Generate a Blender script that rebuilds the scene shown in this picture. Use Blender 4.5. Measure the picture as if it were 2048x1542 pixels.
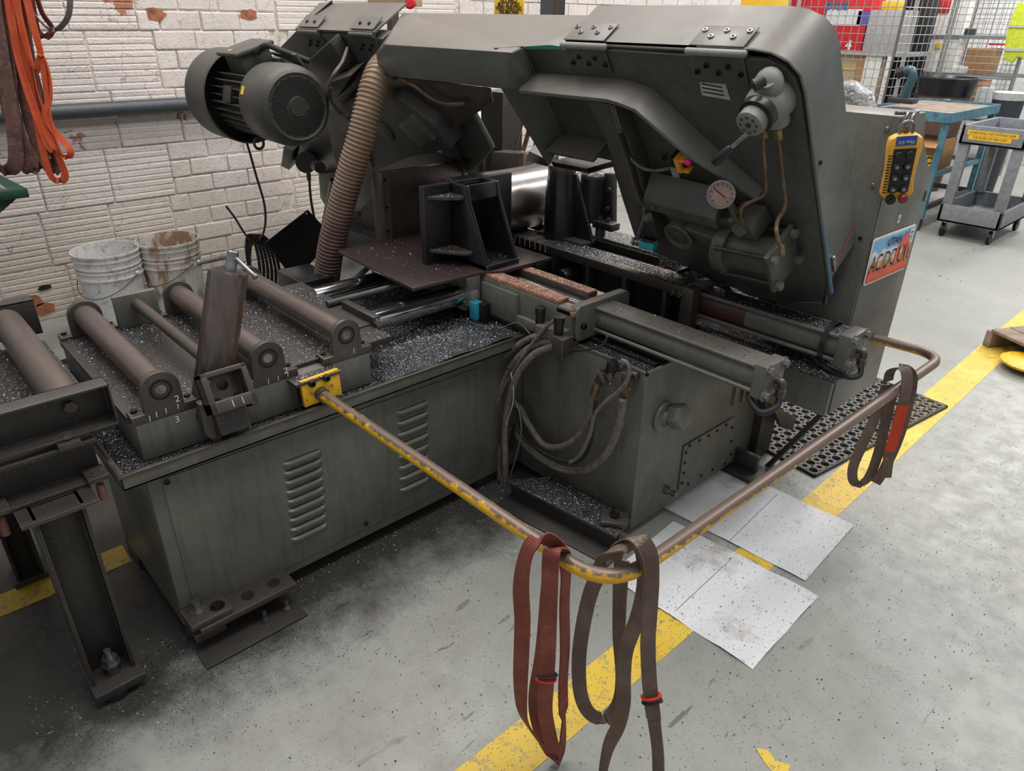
import bpy, bmesh, math, random
import numpy as np
from mathutils import Vector, Matrix
R_ = random.Random(7)
NP = np.random.default_rng(11)
scene = bpy.context.scene
for o in list(bpy.data.objects):
    bpy.data.objects.remove(o)
COL = scene.collection
# ------------------------------------------------------------------ camera
def cam_axes(yaw, pitch, roll):
    f = Vector((-math.sin(yaw)*math.cos(pitch), math.cos(yaw)*math.cos(pitch), -math.sin(pitch)))
    r = f.cross(Vector((0, 0, 1))).normalized()
    u = r.cross(f)
    return r*math.cos(roll)+u*math.sin(roll), -r*math.sin(roll)+u*math.cos(roll), f
CR, CU, CF = cam_axes(0.822295750, 0.475237368, 0.0156042896)
FPX = 1434.06624
CAM = Vector((0, 0, 1.5))
cd = bpy.data.cameras.new('camera'); co = bpy.data.objects.new('camera', cd); COL.objects.link(co)
cd.sensor_width = 36.0; cd.sensor_fit = 'HORIZONTAL'; cd.lens = 36.0*FPX/2048.0
cd.clip_start = 0.05; cd.clip_end = 100
co.matrix_world = Matrix(((CR.x, CU.x, -CF.x, CAM.x), (CR.y, CU.y, -CF.y, CAM.y), (CR.z, CU.z, -CF.z, CAM.z), (0, 0, 0, 1)))
scene.camera = co
# ------------------------------------------------------------------ light
scene.view_settings.view_transform = 'Standard'
scene.view_settings.look = 'None'
scene.view_settings.exposure = 0.06
scene.view_settings.gamma = 1.0
scene.view_settings.use_curve_mapping = False
wd = bpy.data.worlds.new('world'); scene.world = wd; wd.use_nodes = True
bg = wd.node_tree.nodes['Background']; bg.inputs[0].default_value = (0.97, 0.98, 1.0, 1); bg.inputs[1].default_value = 0.42
def area(name, loc, size, power, color=(1, 1, 1), rot=(0, 0, 0), sy=None):
    l = bpy.data.lights.new(name, 'AREA'); l.shape = 'RECTANGLE'; l.size = size; l.size_y = sy or size
    l.energy = power; l.color = color
    o = bpy.data.objects.new(name, l); o.location = loc; o.rotation_euler = rot; COL.objects.link(o)
    return o
# rows of ceiling strip lamps of the hall
area('ceiling_lamp', (-2.9, 1.2, 4.6), 1.0, 125, (1, .97, .93), sy=3.6)
area('ceiling_lamp', (-0.2, 1.6, 4.6), 1.0, 108, (1, .98, .95), sy=3.6)
area('ceiling_lamp', (-2.6, 6.0, 4.6), 0.5, 155, (1, .98, .96), sy=3.6)
area('ceiling_lamp', (0.4, 7.0, 4.6), 0.6, 145, (1, .98, .96), sy=3.6)
area('work_lamp', (-1.9, 3.0, 1.35), .14, 8, (1, .78, .56), rot=(math.radians(62), 0, math.radians(180)))
area('ceiling_lamp', (-1.5, 11.0, 4.6), 0.8, 260, (1, .98, .96), sy=4.0)
# ------------------------------------------------------------------ pixel helpers (2048 x 1542 frame): a ray met with a real plane
def ray(px, py):
    return CR*((px-1024)/FPX) - CU*((py-771)/FPX) + CF
def at(px, py, x=None, y=None, z=None):
    d = ray(px, py)
    if z is not None: t = (z-CAM.z)/d.z
    elif x is not None: t = (x-CAM.x)/d.x
    else: t = (y-CAM.y)/d.y
    return CAM+d*t
TH = math.radians(34.3); CT, ST = math.cos(TH), math.sin(TH)
FO = Vector((0, (2.08-.8*ST)/CT, .8)); FV = Vector((0, -ST, CT)); FN = Vector((0, -CT, -ST))
def fr(px, py, n=0.0):
    """pixel -> (u, v) on the canted head plane, n metres proud of its face"""
    d = ray(px, py); P0 = FO+FN*n
    t = FN.dot(P0-CAM)/FN.dot(d)
    q = CAM+d*t
    return q.x, (q-P0).dot(FV)
def F3(u, v, n=0.0):
    return FO+Vector((u, 0, 0))+FV*v+FN*n
# ------------------------------------------------------------------ materials
MATS = {}
class NT:
    def __init__(s, name):
        s.m = bpy.data.materials.new(name); s.m.use_nodes = True
        s.t = s.m.node_tree; s.b = s.t.nodes['Principled BSDF']
        MATS[name] = s.m
    def n(s, typ, **kw):
        nd = s.t.nodes.new(typ)
        for k, v in kw.items():
            if k.startswith('i_'): nd.inputs[k[2:].replace('_', ' ')].default_value = v
            else: setattr(nd, k, v)
        return nd
    def l(s, a, b): s.t.links.new(a, b)
    def co(s, world=True):
        if world:
            return s.n('ShaderNodeNewGeometry').outputs['Position']
        return s.n('ShaderNodeTexCoord').outputs['Object']
    def noise(s, scale, detail=4, rough=.55, vec=None, stretch=None):
        if vec is None: vec = s.co()
        if stretch:
            mp = s.n('ShaderNodeMapping'); mp.inputs['Scale'].default_value = stretch; s.l(vec, mp.inputs['Vector']); vec = mp.outputs[0]
        nd = s.n('ShaderNodeTexNoise'); nd.inputs['Scale'].default_value = scale; nd.inputs['Detail'].default_value = detail; nd.inputs['Roughness'].default_value = rough
        s.l(vec, nd.inputs['Vector'])
        return nd.outputs['Fac']
    def ramp(s, fac, lo, hi, a=0.0, b=1.0):
        mr = s.n('ShaderNodeMapRange'); mr.inputs['From Min'].default_value = lo; mr.inputs['From Max'].default_value = hi
        mr.inputs['To Min'].default_value = a; mr.inputs['To Max'].default_value = b
        s.l(fac, mr.inputs['Value']); return mr.outputs[0]
    def mix(s, fac, a, b):
        mx = s.n('ShaderNodeMix', data_type='RGBA')
        if isinstance(fac, (int, float)): mx.inputs[0].default_value = fac
        else: s.l(fac, mx.inputs[0])
        for i, v in ((6, a), (7, b)):
            if isinstance(v, (tuple, list)): mx.inputs[i].default_value = (*v[:3], 1)
            else: s.l(v, mx.inputs[i])
        return mx.outputs[2]
    def math(s, op, a, b=None):
        m = s.n('ShaderNodeMath', operation=op)
        for i, v in ((0, a), (1, b)):
            if v is None: continue
            if isinstance(v, (int, float)): m.inputs[i].default_value = v
            else: s.l(v, m.inputs[i])
        return m.outputs[0]
    def bump(s, h, strength=.3, dist=.002):
        b = s.n('ShaderNodeBump'); b.inputs['Strength'].default_value = strength; b.inputs['Distance'].default_value = dist
        s.l(h, b.inputs['Height']); s.l(b.outputs[0], s.b.inputs['Normal'])
    def col(s, c):
        if isinstance(c, (tuple, list)): s.b.inputs['Base Color'].default_value = (*c[:3], 1)
        else: s.l(c, s.b.inputs['Base Color'])
    def rough(s, r):
        if isinstance(r, (int, float)): s.b.inputs['Roughness'].default_value = r
        else: s.l(r, s.b.inputs['Roughness'])
    def metal(s, r):
        if isinstance(r, (int, float)): s.b.inputs['Metallic'].default_value = r
        else: s.l(r, s.b.inputs['Metallic'])
def hexc(h):
    h = h.lstrip('#'); v = [int(h[i:i+2], 16)/255 for i in (0, 2, 4)]
    return tuple(x/12.92 if x <= .04045 else ((x+.055)/1.055)**2.4 for x in v)
def simple(name, c, rough=.6, metal=0.0, var=.12, bump=0.0, scale=30, spec=None):
    t = NT(name)
    n = t.noise(scale)
    d = tuple(x*(1-var*1.6) for x in c); l = tuple(min(1, x*(1+var)) for x in c)
    t.col(t.mix(t.ramp(n, .3, .7), d, l)); t.rough(rough); t.metal(metal)
    if bump: t.bump(t.noise(scale*6), bump)
    if spec is not None: t.b.inputs['Specular IOR Level'].default_value = spec
    return t.m
def grimy(name, base, grime, dust, rough=.5, metal=0.0, dustup=.5, grimeamt=.5, speck=True, rust=None, rustamt=.6, streak=True, edge=None):
    """painted or bare shop metal: dark oily blotches, grey-brown dust lying on upward faces, pale chips"""
    t = NT(name)
    n1 = t.noise(3.2, 6, .62); n2 = t.noise(22, 5, .6)
    c = t.mix(t.ramp(n1, .38, .72, 0, grimeamt), base, grime)
    if streak:
        n5 = t.noise(9, 4, .6, stretch=(6, 6, .5)); c = t.mix(t.ramp(n5, .5, .8, 0, .45), c, grime)
    if rust is not None:
        n6 = t.noise(7, 7, .7); c = t.mix(t.ramp(n6, rustamt, rustamt+.1, 0, .85), c, rust)
    g = t.n('ShaderNodeNewGeometry'); sp = t.n('ShaderNodeSeparateXYZ'); t.l(g.outputs['Normal'], sp.inputs[0])
    up = t.ramp(sp.outputs[2], .25, .9, 0, dustup)
    du = t.math('MULTIPLY', up, t.ramp(n2, .2, .75, .5, 1.0))
    c = t.mix(du, c, dust)
    c = t.mix(t.ramp(n2, .3, .75, 0, .25), c, grime)
    if speck:
        v = t.n('ShaderNodeTexVoronoi'); v.inputs['Scale'].default_value = 120; v.inputs['Randomness'].default_value = 1
        t.l(t.co(), v.inputs['Vector'])
        m1 = t.math('LESS_THAN', v.outputs['Distance'], .13)
        m2 = t.math('GREATER_THAN', t.noise(11, 3), .50)
        c = t.mix(t.math('MULTIPLY', t.math('MULTIPLY', m1, m2), .55), c, (.30, .30, .30))
    if edge is not None:   # paint worn to bare metal along the edges
        bv = t.n('ShaderNodeBevel', samples=4); bv.inputs['Radius'].default_value = .0035
        dp = t.n('ShaderNodeVectorMath', operation='DOT_PRODUCT'); t.l(bv.outputs[0], dp.inputs[0]); t.l(g.outputs['Normal'], dp.inputs[1])
        ew = t.math('MULTIPLY', t.ramp(dp.outputs['Value'], .80, .97, 1, 0), t.ramp(n2, .35, .6, .25, 1))
        c = t.mix(t.math('MULTIPLY', ew, .8), c, edge)
    t.col(c)
    t.rough(t.ramp(n1, .3, .7, rough-.1, rough+.15)); t.metal(metal)
    t.bump(t.noise(60, 4), .12, .002)
    return t.m
G_BASE = hexc('#666760'); G_DARK = hexc('#2e2c28'); DUST = hexc('#7b726b')
grimy('green_paint', G_BASE, G_DARK, DUST, rough=.40, rust=hexc('#4a3324'), rustamt=.68, edge=hexc('#8b8780'))
grimy('green_paint_light', hexc('#757770'), hexc('#4a4a45'), hexc('#8b8480'), rough=.4, speck=False, rust=hexc('#5b4334'), rustamt=.72)
grimy('head_paint', hexc('#4a4d47'), hexc('#242523'), hexc('#756c65'), rough=.40, dustup=.85, edge=hexc('#8f8f8a'))
grimy('head_cover', hexc('#6c716c'), hexc('#454643'), hexc('#7c716a'), rough=.38, dustup=.9, speck=False)
grimy('dark_steel', hexc('#43403d'), hexc('#1d1b1a'), hexc('#5b5754'), rough=.42, metal=.35, rust=hexc('#4f3527'), rustamt=.62, edge=hexc('#8a8580'))
grimy('black_cast', hexc('#1b1b1d'), hexc('#0b0b0c'), hexc('#323233'), rough=.27, rust=hexc('#37251d'), rustamt=.64, edge=hexc('#77716b'))
grimy('brown_steel', hexc('#57504a'), hexc('#2c2825'), hexc('#675f59'), rough=.35, metal=.45, rust=hexc('#5d3f30'), rustamt=.6, edge=hexc('#9c958d'))
grimy('plate_steel', hexc('#4b3f3d'), hexc('#2a2322'), hexc('#544846'), rough=.3, metal=.45, rust=hexc('#61413a'), rustamt=.58, edge=hexc('#8b827c'))
grimy('tube_steel', hexc('#6a605a'), hexc('#37302d'), hexc('#75706a'), rough=.28, metal=.6, rust=hexc('#80423a'), rustamt=.58, dustup=.2)
grimy('roller_steel', hexc('#6e635d'), hexc('#443c38'), hexc('#7d736d'), rough=.38, metal=.55, rust=hexc('#654636'), rustamt=.64, dustup=.3)
grimy('motor_paint', hexc('#444540'), hexc('#1f1f1d'), hexc('#68635d'), rough=.5, dustup=.7)
grimy('grey_cast', hexc('#8b8b88'), hexc('#5c5a56'), hexc('#9c9994'), rough=.5, dustup=.4, grimeamt=.7, speck=False)
grimy('lamp_tint_deposit', hexc('#96695a'), hexc('#3f2a22'), hexc('#b98a70'), rough=.7, dustup=.55, grimeamt=.9)  # deposit colour keeps the orange of the warm lamp light
grimy('grimy_red', hexc('#4e2725'), hexc('#1f1716'), hexc('#6d6a66'), rough=.5, grimeamt=.9)
simple('brass', hexc('#7d6b4b'), .42, .7, .4); simple('copper_tube', hexc('#74614f'), .5, .5, .35)
simple('chip_steel', hexc('#8f9096'), .3, 1.0, .5, 0, 400)
simple('chip_dark', hexc('#3a3a3d'), .35, .8, .4)
simple('chrome', hexc('#d2d4d8'), .1, 1.0, .05)
simple('bright_bolt', hexc('#8d8f90'), .35, .9, .3)
simple('dark_bolt', hexc('#2c2b2a'), .4, .6, .3)
simple('mat_rubber', hexc('#514f4c'), .6)
simple('black_rubber', hexc('#1b1b1c'), .6)
simple('black_plastic', hexc('#161617'), .4)
simple('hose_grey', hexc('#6a625f'), .6, 0, .25, .2, 60)
simple('white_paint', hexc('#d8d6d0'), .6)
simple('white_mark', hexc('#d9dad2'), .7)
simple('teal_plastic', hexc('#2f9fb2'), .45, 0, .2)
simple('red_plastic', hexc('#c8202a'), .4); simple('red_tie', hexc('#d42a24'), .4)
simple('pink_led', hexc('#e0186c'), .4); simple('orange_plastic', hexc('#d8902c'), .45)
simple('blue_paint', hexc('#2b6f9e'), .5); simple('red_line', hexc('#a83c33'), .6)
simple('wall_pipe', hexc('#44484d'), .45); simple('zinc_wire', hexc('#9aa0a1'), .4, .6)
simple('cardboard', hexc('#a1784f'), .8); simple('cardboard_lt', hexc('#b3a184'), .8)
simple('yellow_sign', hexc('#e8bb2e'), .5, 0, .06); simple('black_ink', hexc('#121212'), .8)
simple('blue_table', hexc('#4f7d8f'), .5, 0, .25); simple('dark_table', hexc('#2b3038'), .5)
simple('cart_grey', hexc('#7d8186'), .55, 0, .15); simple('mint_paint', hexc('#3f8f7a'), .7)
simple('plate_blue', hexc('#74b7e0'), .4, 0, .05); simple('plate_white', hexc('#e6e3de'), .4, 0, .04); simple('plate_orange', hexc('#e0552d'), .4, 0, .1)
simple('plate_tan', hexc('#e3a565'), .4, 0, .08); simple('plate_red', hexc('#cf3a22'), .4, 0, .08)
simple('dial_face', hexc('#9a7f76'), .4); simple('remote_yellow', hexc('#e0a23c'), .5, 0, .1); simple('label_blue', hexc('#2d4f9c'), .5)
simple('hi_vis', hexc('#c9d63a'), .7); simple('silver_tape', hexc('#b5bbbb'), .5); simple('box_red', hexc('#c32028'), .6, 0, .06)
simple('box_white', hexc('#cfd0d2'), .6); simple('purple_ink', hexc('#5b56a8'), .6); simple('sheet_grey', hexc('#a8a5a6'), .5)
simple('bin_brown', hexc('#5b443c'), .6); simple('bag_black', hexc('#15161a'), .3, 0, .3, .6, 14); simple('paper', hexc('#dcdcdc'), .8)
simple('wood_grey', hexc('#8a7a6c'), .8, 0, .25, .3, 14); simple('teal_tool', hexc('#2f4d5a'), .4)
simple('green_dark', hexc('#1d4034'), .5, 0, .25)
simple('sticker', hexc('#a9a9a2'), .6, 0, .15)
simple('tooth_steel', hexc('#8d6a55'), .4, .7)

t = NT('foil'); t.col(hexc('#a5a7a8')); t.metal(1.0); t.rough(.22); t.bump(t.noise(35, 5, .7), 1.0, .03)
t = NT('lamp_tint_crust')  # grainy crust with the warm lamp glow put into its orange colour
c = t.mix(t.ramp(t.noise(26, 6, .7), .35, .65), hexc('#6d4a3c'), hexc('#b98468'))
c = t.mix(t.ramp(t.noise(170, 3, .7), .52, .60, 0, .75), c, hexc('#3c2a23')); c = t.mix(t.ramp(t.noise(260, 2, .6), .60, .66, 0, .7), c, hexc('#d9b39b'))
t.col(c); t.rough(.6); t.bump(t.noise(170, 3), .8, .003)
# floor paint
t = NT('concrete')
n1 = t.noise(1.1, 6, .6); n2 = t.noise(14, 6, .7); n3 = t.noise(160, 2, .5)
c = t.mix(t.ramp(n1, .3, .7), hexc('#83857f'), hexc('#9b9c97'))
c = t.mix(t.ramp(n2, .42, .75, 0, .5), c, hexc('#757570'))
c = t.mix(t.ramp(t.noise(.75, 7, .68), .56, .70, 0, .55), c, hexc('#7a6f66'))
v = t.n('ShaderNodeTexVoronoi'); v.inputs['Scale'].default_value = 95; t.l(t.co(), v.inputs['Vector'])
mk = t.math('LESS_THAN', v.outputs['Distance'], .16)
mk = t.math('MULTIPLY', mk, t.ramp(t.noise(5, 5, .6), .38, .62, .15, 1.0))
c = t.mix(mk, c, hexc('#4f4f4a'))
fb_ = t.math('MULTIPLY', t.ramp(t.noise(30, 3, .5, stretch=(1, .22, 1)), .668, .680, 0, 1), t.ramp(t.noise(2.2, 4), .45, .6))
c = t.mix(t.math('MULTIPLY', fb_, .7), c, hexc('#4b4a45'))
c = t.mix(t.ramp(t.noise(45, 6, .75, stretch=(1, 2.4, 1)), .60, .70, 0, .6), c, hexc('#5f5e58'))
c = t.mix(t.ramp(t.noise(7, 8, .8, stretch=(3.5, .6, 1)), .66, .70, 0, .5), c, hexc('#57544e'))
# oil and swarf dirt trodden into the paint round the machine: deepened to paint in the black shade under it, edge broken by noise
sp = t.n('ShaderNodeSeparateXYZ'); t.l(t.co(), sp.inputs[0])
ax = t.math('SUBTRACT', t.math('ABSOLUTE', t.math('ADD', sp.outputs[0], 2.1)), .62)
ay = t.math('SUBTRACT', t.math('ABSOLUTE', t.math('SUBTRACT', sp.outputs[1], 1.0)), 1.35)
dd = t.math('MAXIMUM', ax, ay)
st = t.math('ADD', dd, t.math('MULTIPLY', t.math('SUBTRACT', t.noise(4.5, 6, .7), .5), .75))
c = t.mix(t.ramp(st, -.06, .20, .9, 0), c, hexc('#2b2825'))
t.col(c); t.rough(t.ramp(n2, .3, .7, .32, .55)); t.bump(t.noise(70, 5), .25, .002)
# worn yellow floor paint
t = NT('line_yellow')
w = t.ramp(t.noise(26, 8, .75), .53, .61, 0, 1)
c = t.mix(t.ramp(t.noise(6, 5), .3, .7), hexc('#c9a528'), hexc('#d8b948'))
c = t.mix(t.math('MULTIPLY', w, .75), c, hexc('#8c8468'))
v = t.n('ShaderNodeTexVoronoi'); v.inputs['Scale'].default_value = 110; t.l(t.co(), v.inputs['Vector'])
c = t.mix(t.math('LESS_THAN', v.outputs['Distance'], .18), c, hexc('#5a5644'))
t.col(c); t.rough(.5); t.bump(t.noise(70, 5), .2, .002)
# white painted brick
t = NT('white_brick')
oi = t.n('ShaderNodeObjectInfo')
n1 = t.noise(2.0, 5, .6); n2 = t.noise(30, 7, .7)
c = t.mix(t.ramp(n1, .3, .7), hexc('#d3cac4'), hexc('#e3dbd6'))
c = t.mix(t.ramp(n2, .52, .75, 0, .45), c, hexc('#958c84'))
pz = t.n('ShaderNodeSeparateXYZ'); t.l(t.co(), pz.inputs[0])
low = t.ramp(t.math('ADD', pz.outputs[2], t.math('MULTIPLY', t.noise(2.5, 4), .5)), .25, 1.15, .5, 0)
c = t.mix(low, c, hexc('#b09f88'))
chip = t.math('MULTIPLY', t.ramp(t.noise(3.3, 8, .62), .645, .66), 1.0)
c = t.mix(chip, c, t.mix(t.noise(40), hexc('#8e5a44'), hexc('#b98264')))
c = t.mix(t.ramp(t.noise(16, 9, .75), .66, .69, 0, .8), c, hexc('#50463f'))
c = t.mix(t.ramp(oi.outputs['Random'], 0, 1, 0, .22), c, hexc('#b3a79e'))
vv = t.n('ShaderNodeTexVoronoi', feature='DISTANCE_TO_EDGE'); vv.inputs['Scale'].default_value = 5.5
wp = t.n('ShaderNodeVectorMath', operation='ADD'); nz_ = t.n('ShaderNodeTexNoise'); nz_.inputs['Scale'].default_value = 9; nz_.inputs['Detail'].default_value = 6; t.l(t.co(), nz_.inputs['Vector']); ws = t.n('ShaderNodeVectorMath', operation='SCALE'); ws.inputs['Scale'].default_value = .16; t.l(nz_.outputs['Color'], ws.inputs[0]); t.l(t.co(), wp.inputs[0]); t.l(ws.outputs[0], wp.inputs[1]); t.l(wp.outputs[0], vv.inputs['Vector'])
crk = t.math('MULTIPLY', t.ramp(vv.outputs['Distance'], 0, .012, 1, 0), t.ramp(t.noise(3.7, 4), .5, .6))
c = t.mix(t.math('MULTIPLY', crk, .75), c, hexc('#4d433c'))
t.col(c); t.rough(.75)
t.bump(t.math('ADD', t.noise(40, 6, .7), t.noise(180, 3)), .8, .006)
t = NT('mortar')
t.col(t.mix(t.ramp(t.noise(25, 6, .7), .30, .55), hexc('#8a8078'), hexc('#d0c7c0'))); t.rough(.85); t.bump(t.noise(60, 6, .7), .6, .004)
simple('raw_brick', hexc('#9c6247'), .85, 0, .3, .5, 30)
# bucket plastic with dried drips
t = NT('bucket_white')
c = t.mix(t.ramp(t.noise(18, 7, .7), .5, .72, 0, .7), hexc('#d9d7d6'), hexc('#8f8577'))
c = t.mix(t.ramp(t.noise(60, 4), .6, .7, 0, .6), c, hexc('#4f4a43'))
t.col(c); t.rough(.45)
t = NT('bucket_rusty')
c = t.mix(t.ramp(t.noise(13, 7, .7, stretch=(1, 1, .5)), .50, .60, 0, .85), hexc('#d2cdc6'), hexc('#8a6038'))
c = t.mix(t.ramp(t.noise(60, 4), .6, .7, 0, .6), c, hexc('#4f4a43'))
t.col(c); t.rough(.5)
# yellow guard pipe: paint rubbed off along the top
t = NT('guard_pipe')
g = t.n('ShaderNodeNewGeometry'); s3 = t.n('ShaderNodeSeparateXYZ'); t.l(g.outputs['Normal'], s3.inputs[0])
w = t.math('ADD', s3.outputs[2], t.math('MULTIPLY', t.math('SUBTRACT', t.noise(38, 8, .75), .5), 2.6))
sx = t.n('ShaderNodeSeparateXYZ'); t.l(t.co(), sx.inputs[0])
w = t.math('ADD', w, t.ramp(sx.outputs[1], .8, 1.5, -.45, .35))
c = t.mix(t.ramp(w, -.05, .25), hexc('#d3a31f'), hexc('#73635a'))
t.col(c); t.rough(.42); t.metal(t.ramp(w, -.05, .25, 0, .45)); t.bump(t.noise(90, 5), .3, .001)
t = NT('yellow_plate')
w = t.ramp(t.noise(40, 8, .75), .56, .64)
t.col(t.mix(w, hexc('#dfae1c'), hexc('#6b5633'))); t.rough(.45)
# corrugated hose: rust brown, sandy upper part
t = NT('corrugated_hose')
sz = t.n('ShaderNodeSeparateXYZ'); t.l(t.co(), sz.inputs[0])
w = t.ramp(t.math('ADD', sz.outputs[2], t.math('MULTIPLY', t.math('SUBTRACT', t.noise(14, 6), .5), .5)), .7, 1.25)
c = t.mix(w, hexc('#54403a'), hexc('#96806c'))
c = t.mix(t.ramp(t.noise(11, 5), .5, .7, 0, .55), c, hexc('#80603f'))
t.col(c); t.rough(.5)
def strap(name, a, b, worn, th=.60):
    t = NT(name)
    c = t.mix(t.ramp(t.noise(14, 6, .7), .4, .65), a, b)
    wv = t.n('ShaderNodeTexWave', wave_type='BANDS', bands_direction='Z'); wv.inputs['Scale'].default_value = 75; t.l(t.co(), wv.inputs['Vector'])
    c = t.mix(t.ramp(wv.outputs['Fac'], .2, .8, 0, .5), c, tuple(x*.45 for x in a))
    c = t.mix(t.ramp(t.noise(36, 6, .75), th, th+.1, 0, .6), c, worn)
    t.col(c); t.rough(.75); t.bump(wv.outputs['Fac'], .5, .001)
strap('strap_red', hexc('#773a2d'), hexc('#97503e'), hexc('#a86a52'))
strap('strap_brown', hexc('#655448'), hexc('#7d6a5f'), hexc('#93796a'))
strap('strap_orange', hexc('#d4502a'), hexc('#e2683c'), hexc('#b24a2c'), .6)
strap('strap_dirty', hexc('#76564b'), hexc('#4b3f3c'), hexc('#a5654e'), .52)
strap('strap_redlabel', hexc('#c53a1f'), hexc('#d34a2a'), hexc('#8f2d1c'), .62)
# absorbent pad
t = NT('absorbent_pad')
px_ = t.co()
c = t.mix(t.ramp(t.noise(2.5, 4), .3, .7), hexc('#c3c4c6'), hexc('#d6d7da'))
v = t.n('ShaderNodeTexVoronoi'); v.inputs['Scale'].default_value = 75; t.l(px_, v.inputs['Vector'])
c = t.mix(t.math('LESS_THAN', v.outputs['Distance'], .12), c, hexc('#6d6a66'))
c = t.mix(t.ramp(t.noise(5, 7, .7), .54, .68, 0, .7), c, hexc('#8d857c'))
c = t.mix(t.ramp(t.noise(3.1, 6, .7), .68, .72, 0, .6), c, hexc('#a0714a'))
dm = t.n('ShaderNodeTexVoronoi', feature='F1'); dm.inputs['Scale'].default_value = 60; dm.inputs['Randomness'].default_value = 0; t.l(px_, dm.inputs['Vector'])
t.col(c); t.rough(.85); t.bump(dm.outputs['Distance'], .5, .003)
# machined round bar: turned rings
t = NT('round_bar')
wv = t.n('ShaderNodeTexWave', wave_type='BANDS', bands_direction='Y'); wv.inputs['Scale'].default_value = 60; wv.inputs['Distortion'].default_value = 1.5; t.l(t.co(), wv.inputs['Vector'])
t.col(t.mix(t.noise(9, 5), hexc('#6f6c6b'), hexc('#9a9897'))); t.metal(.95); t.rough(.28); t.bump(wv.outputs['Fac'], .15, .001)
# chrome rod
simple('glass', hexc('#cfd6d6'), .05)
# swarf bed: oily black crust
t = NT('swarf_bed')
v = t.n('ShaderNodeTexVoronoi'); v.inputs['Scale'].default_value = 190; t.l(t.co(), v.inputs['Vector'])
n = t.noise(9, 5, .6)
c = t.mix(t.ramp(v.outputs['Distance'], .0, .7), hexc('#4c4c50'), hexc('#131314'))
sp_ = t.math('GREATER_THAN', t.noise(240, 2, .6), .60)
c = t.mix(t.math('MULTIPLY', sp_, t.ramp(n, .35, .6, .2, 1)), c, hexc('#8e9198'))
t.col(c); t.rough(.4); t.metal(.3); t.bump(v.outputs['Distance'], 1.0, .004)
simple('lens_red', hexc('#7a2d28'), .35)
simple('skin_pink', hexc('#b98a80'), .6)
M = MATS
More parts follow.
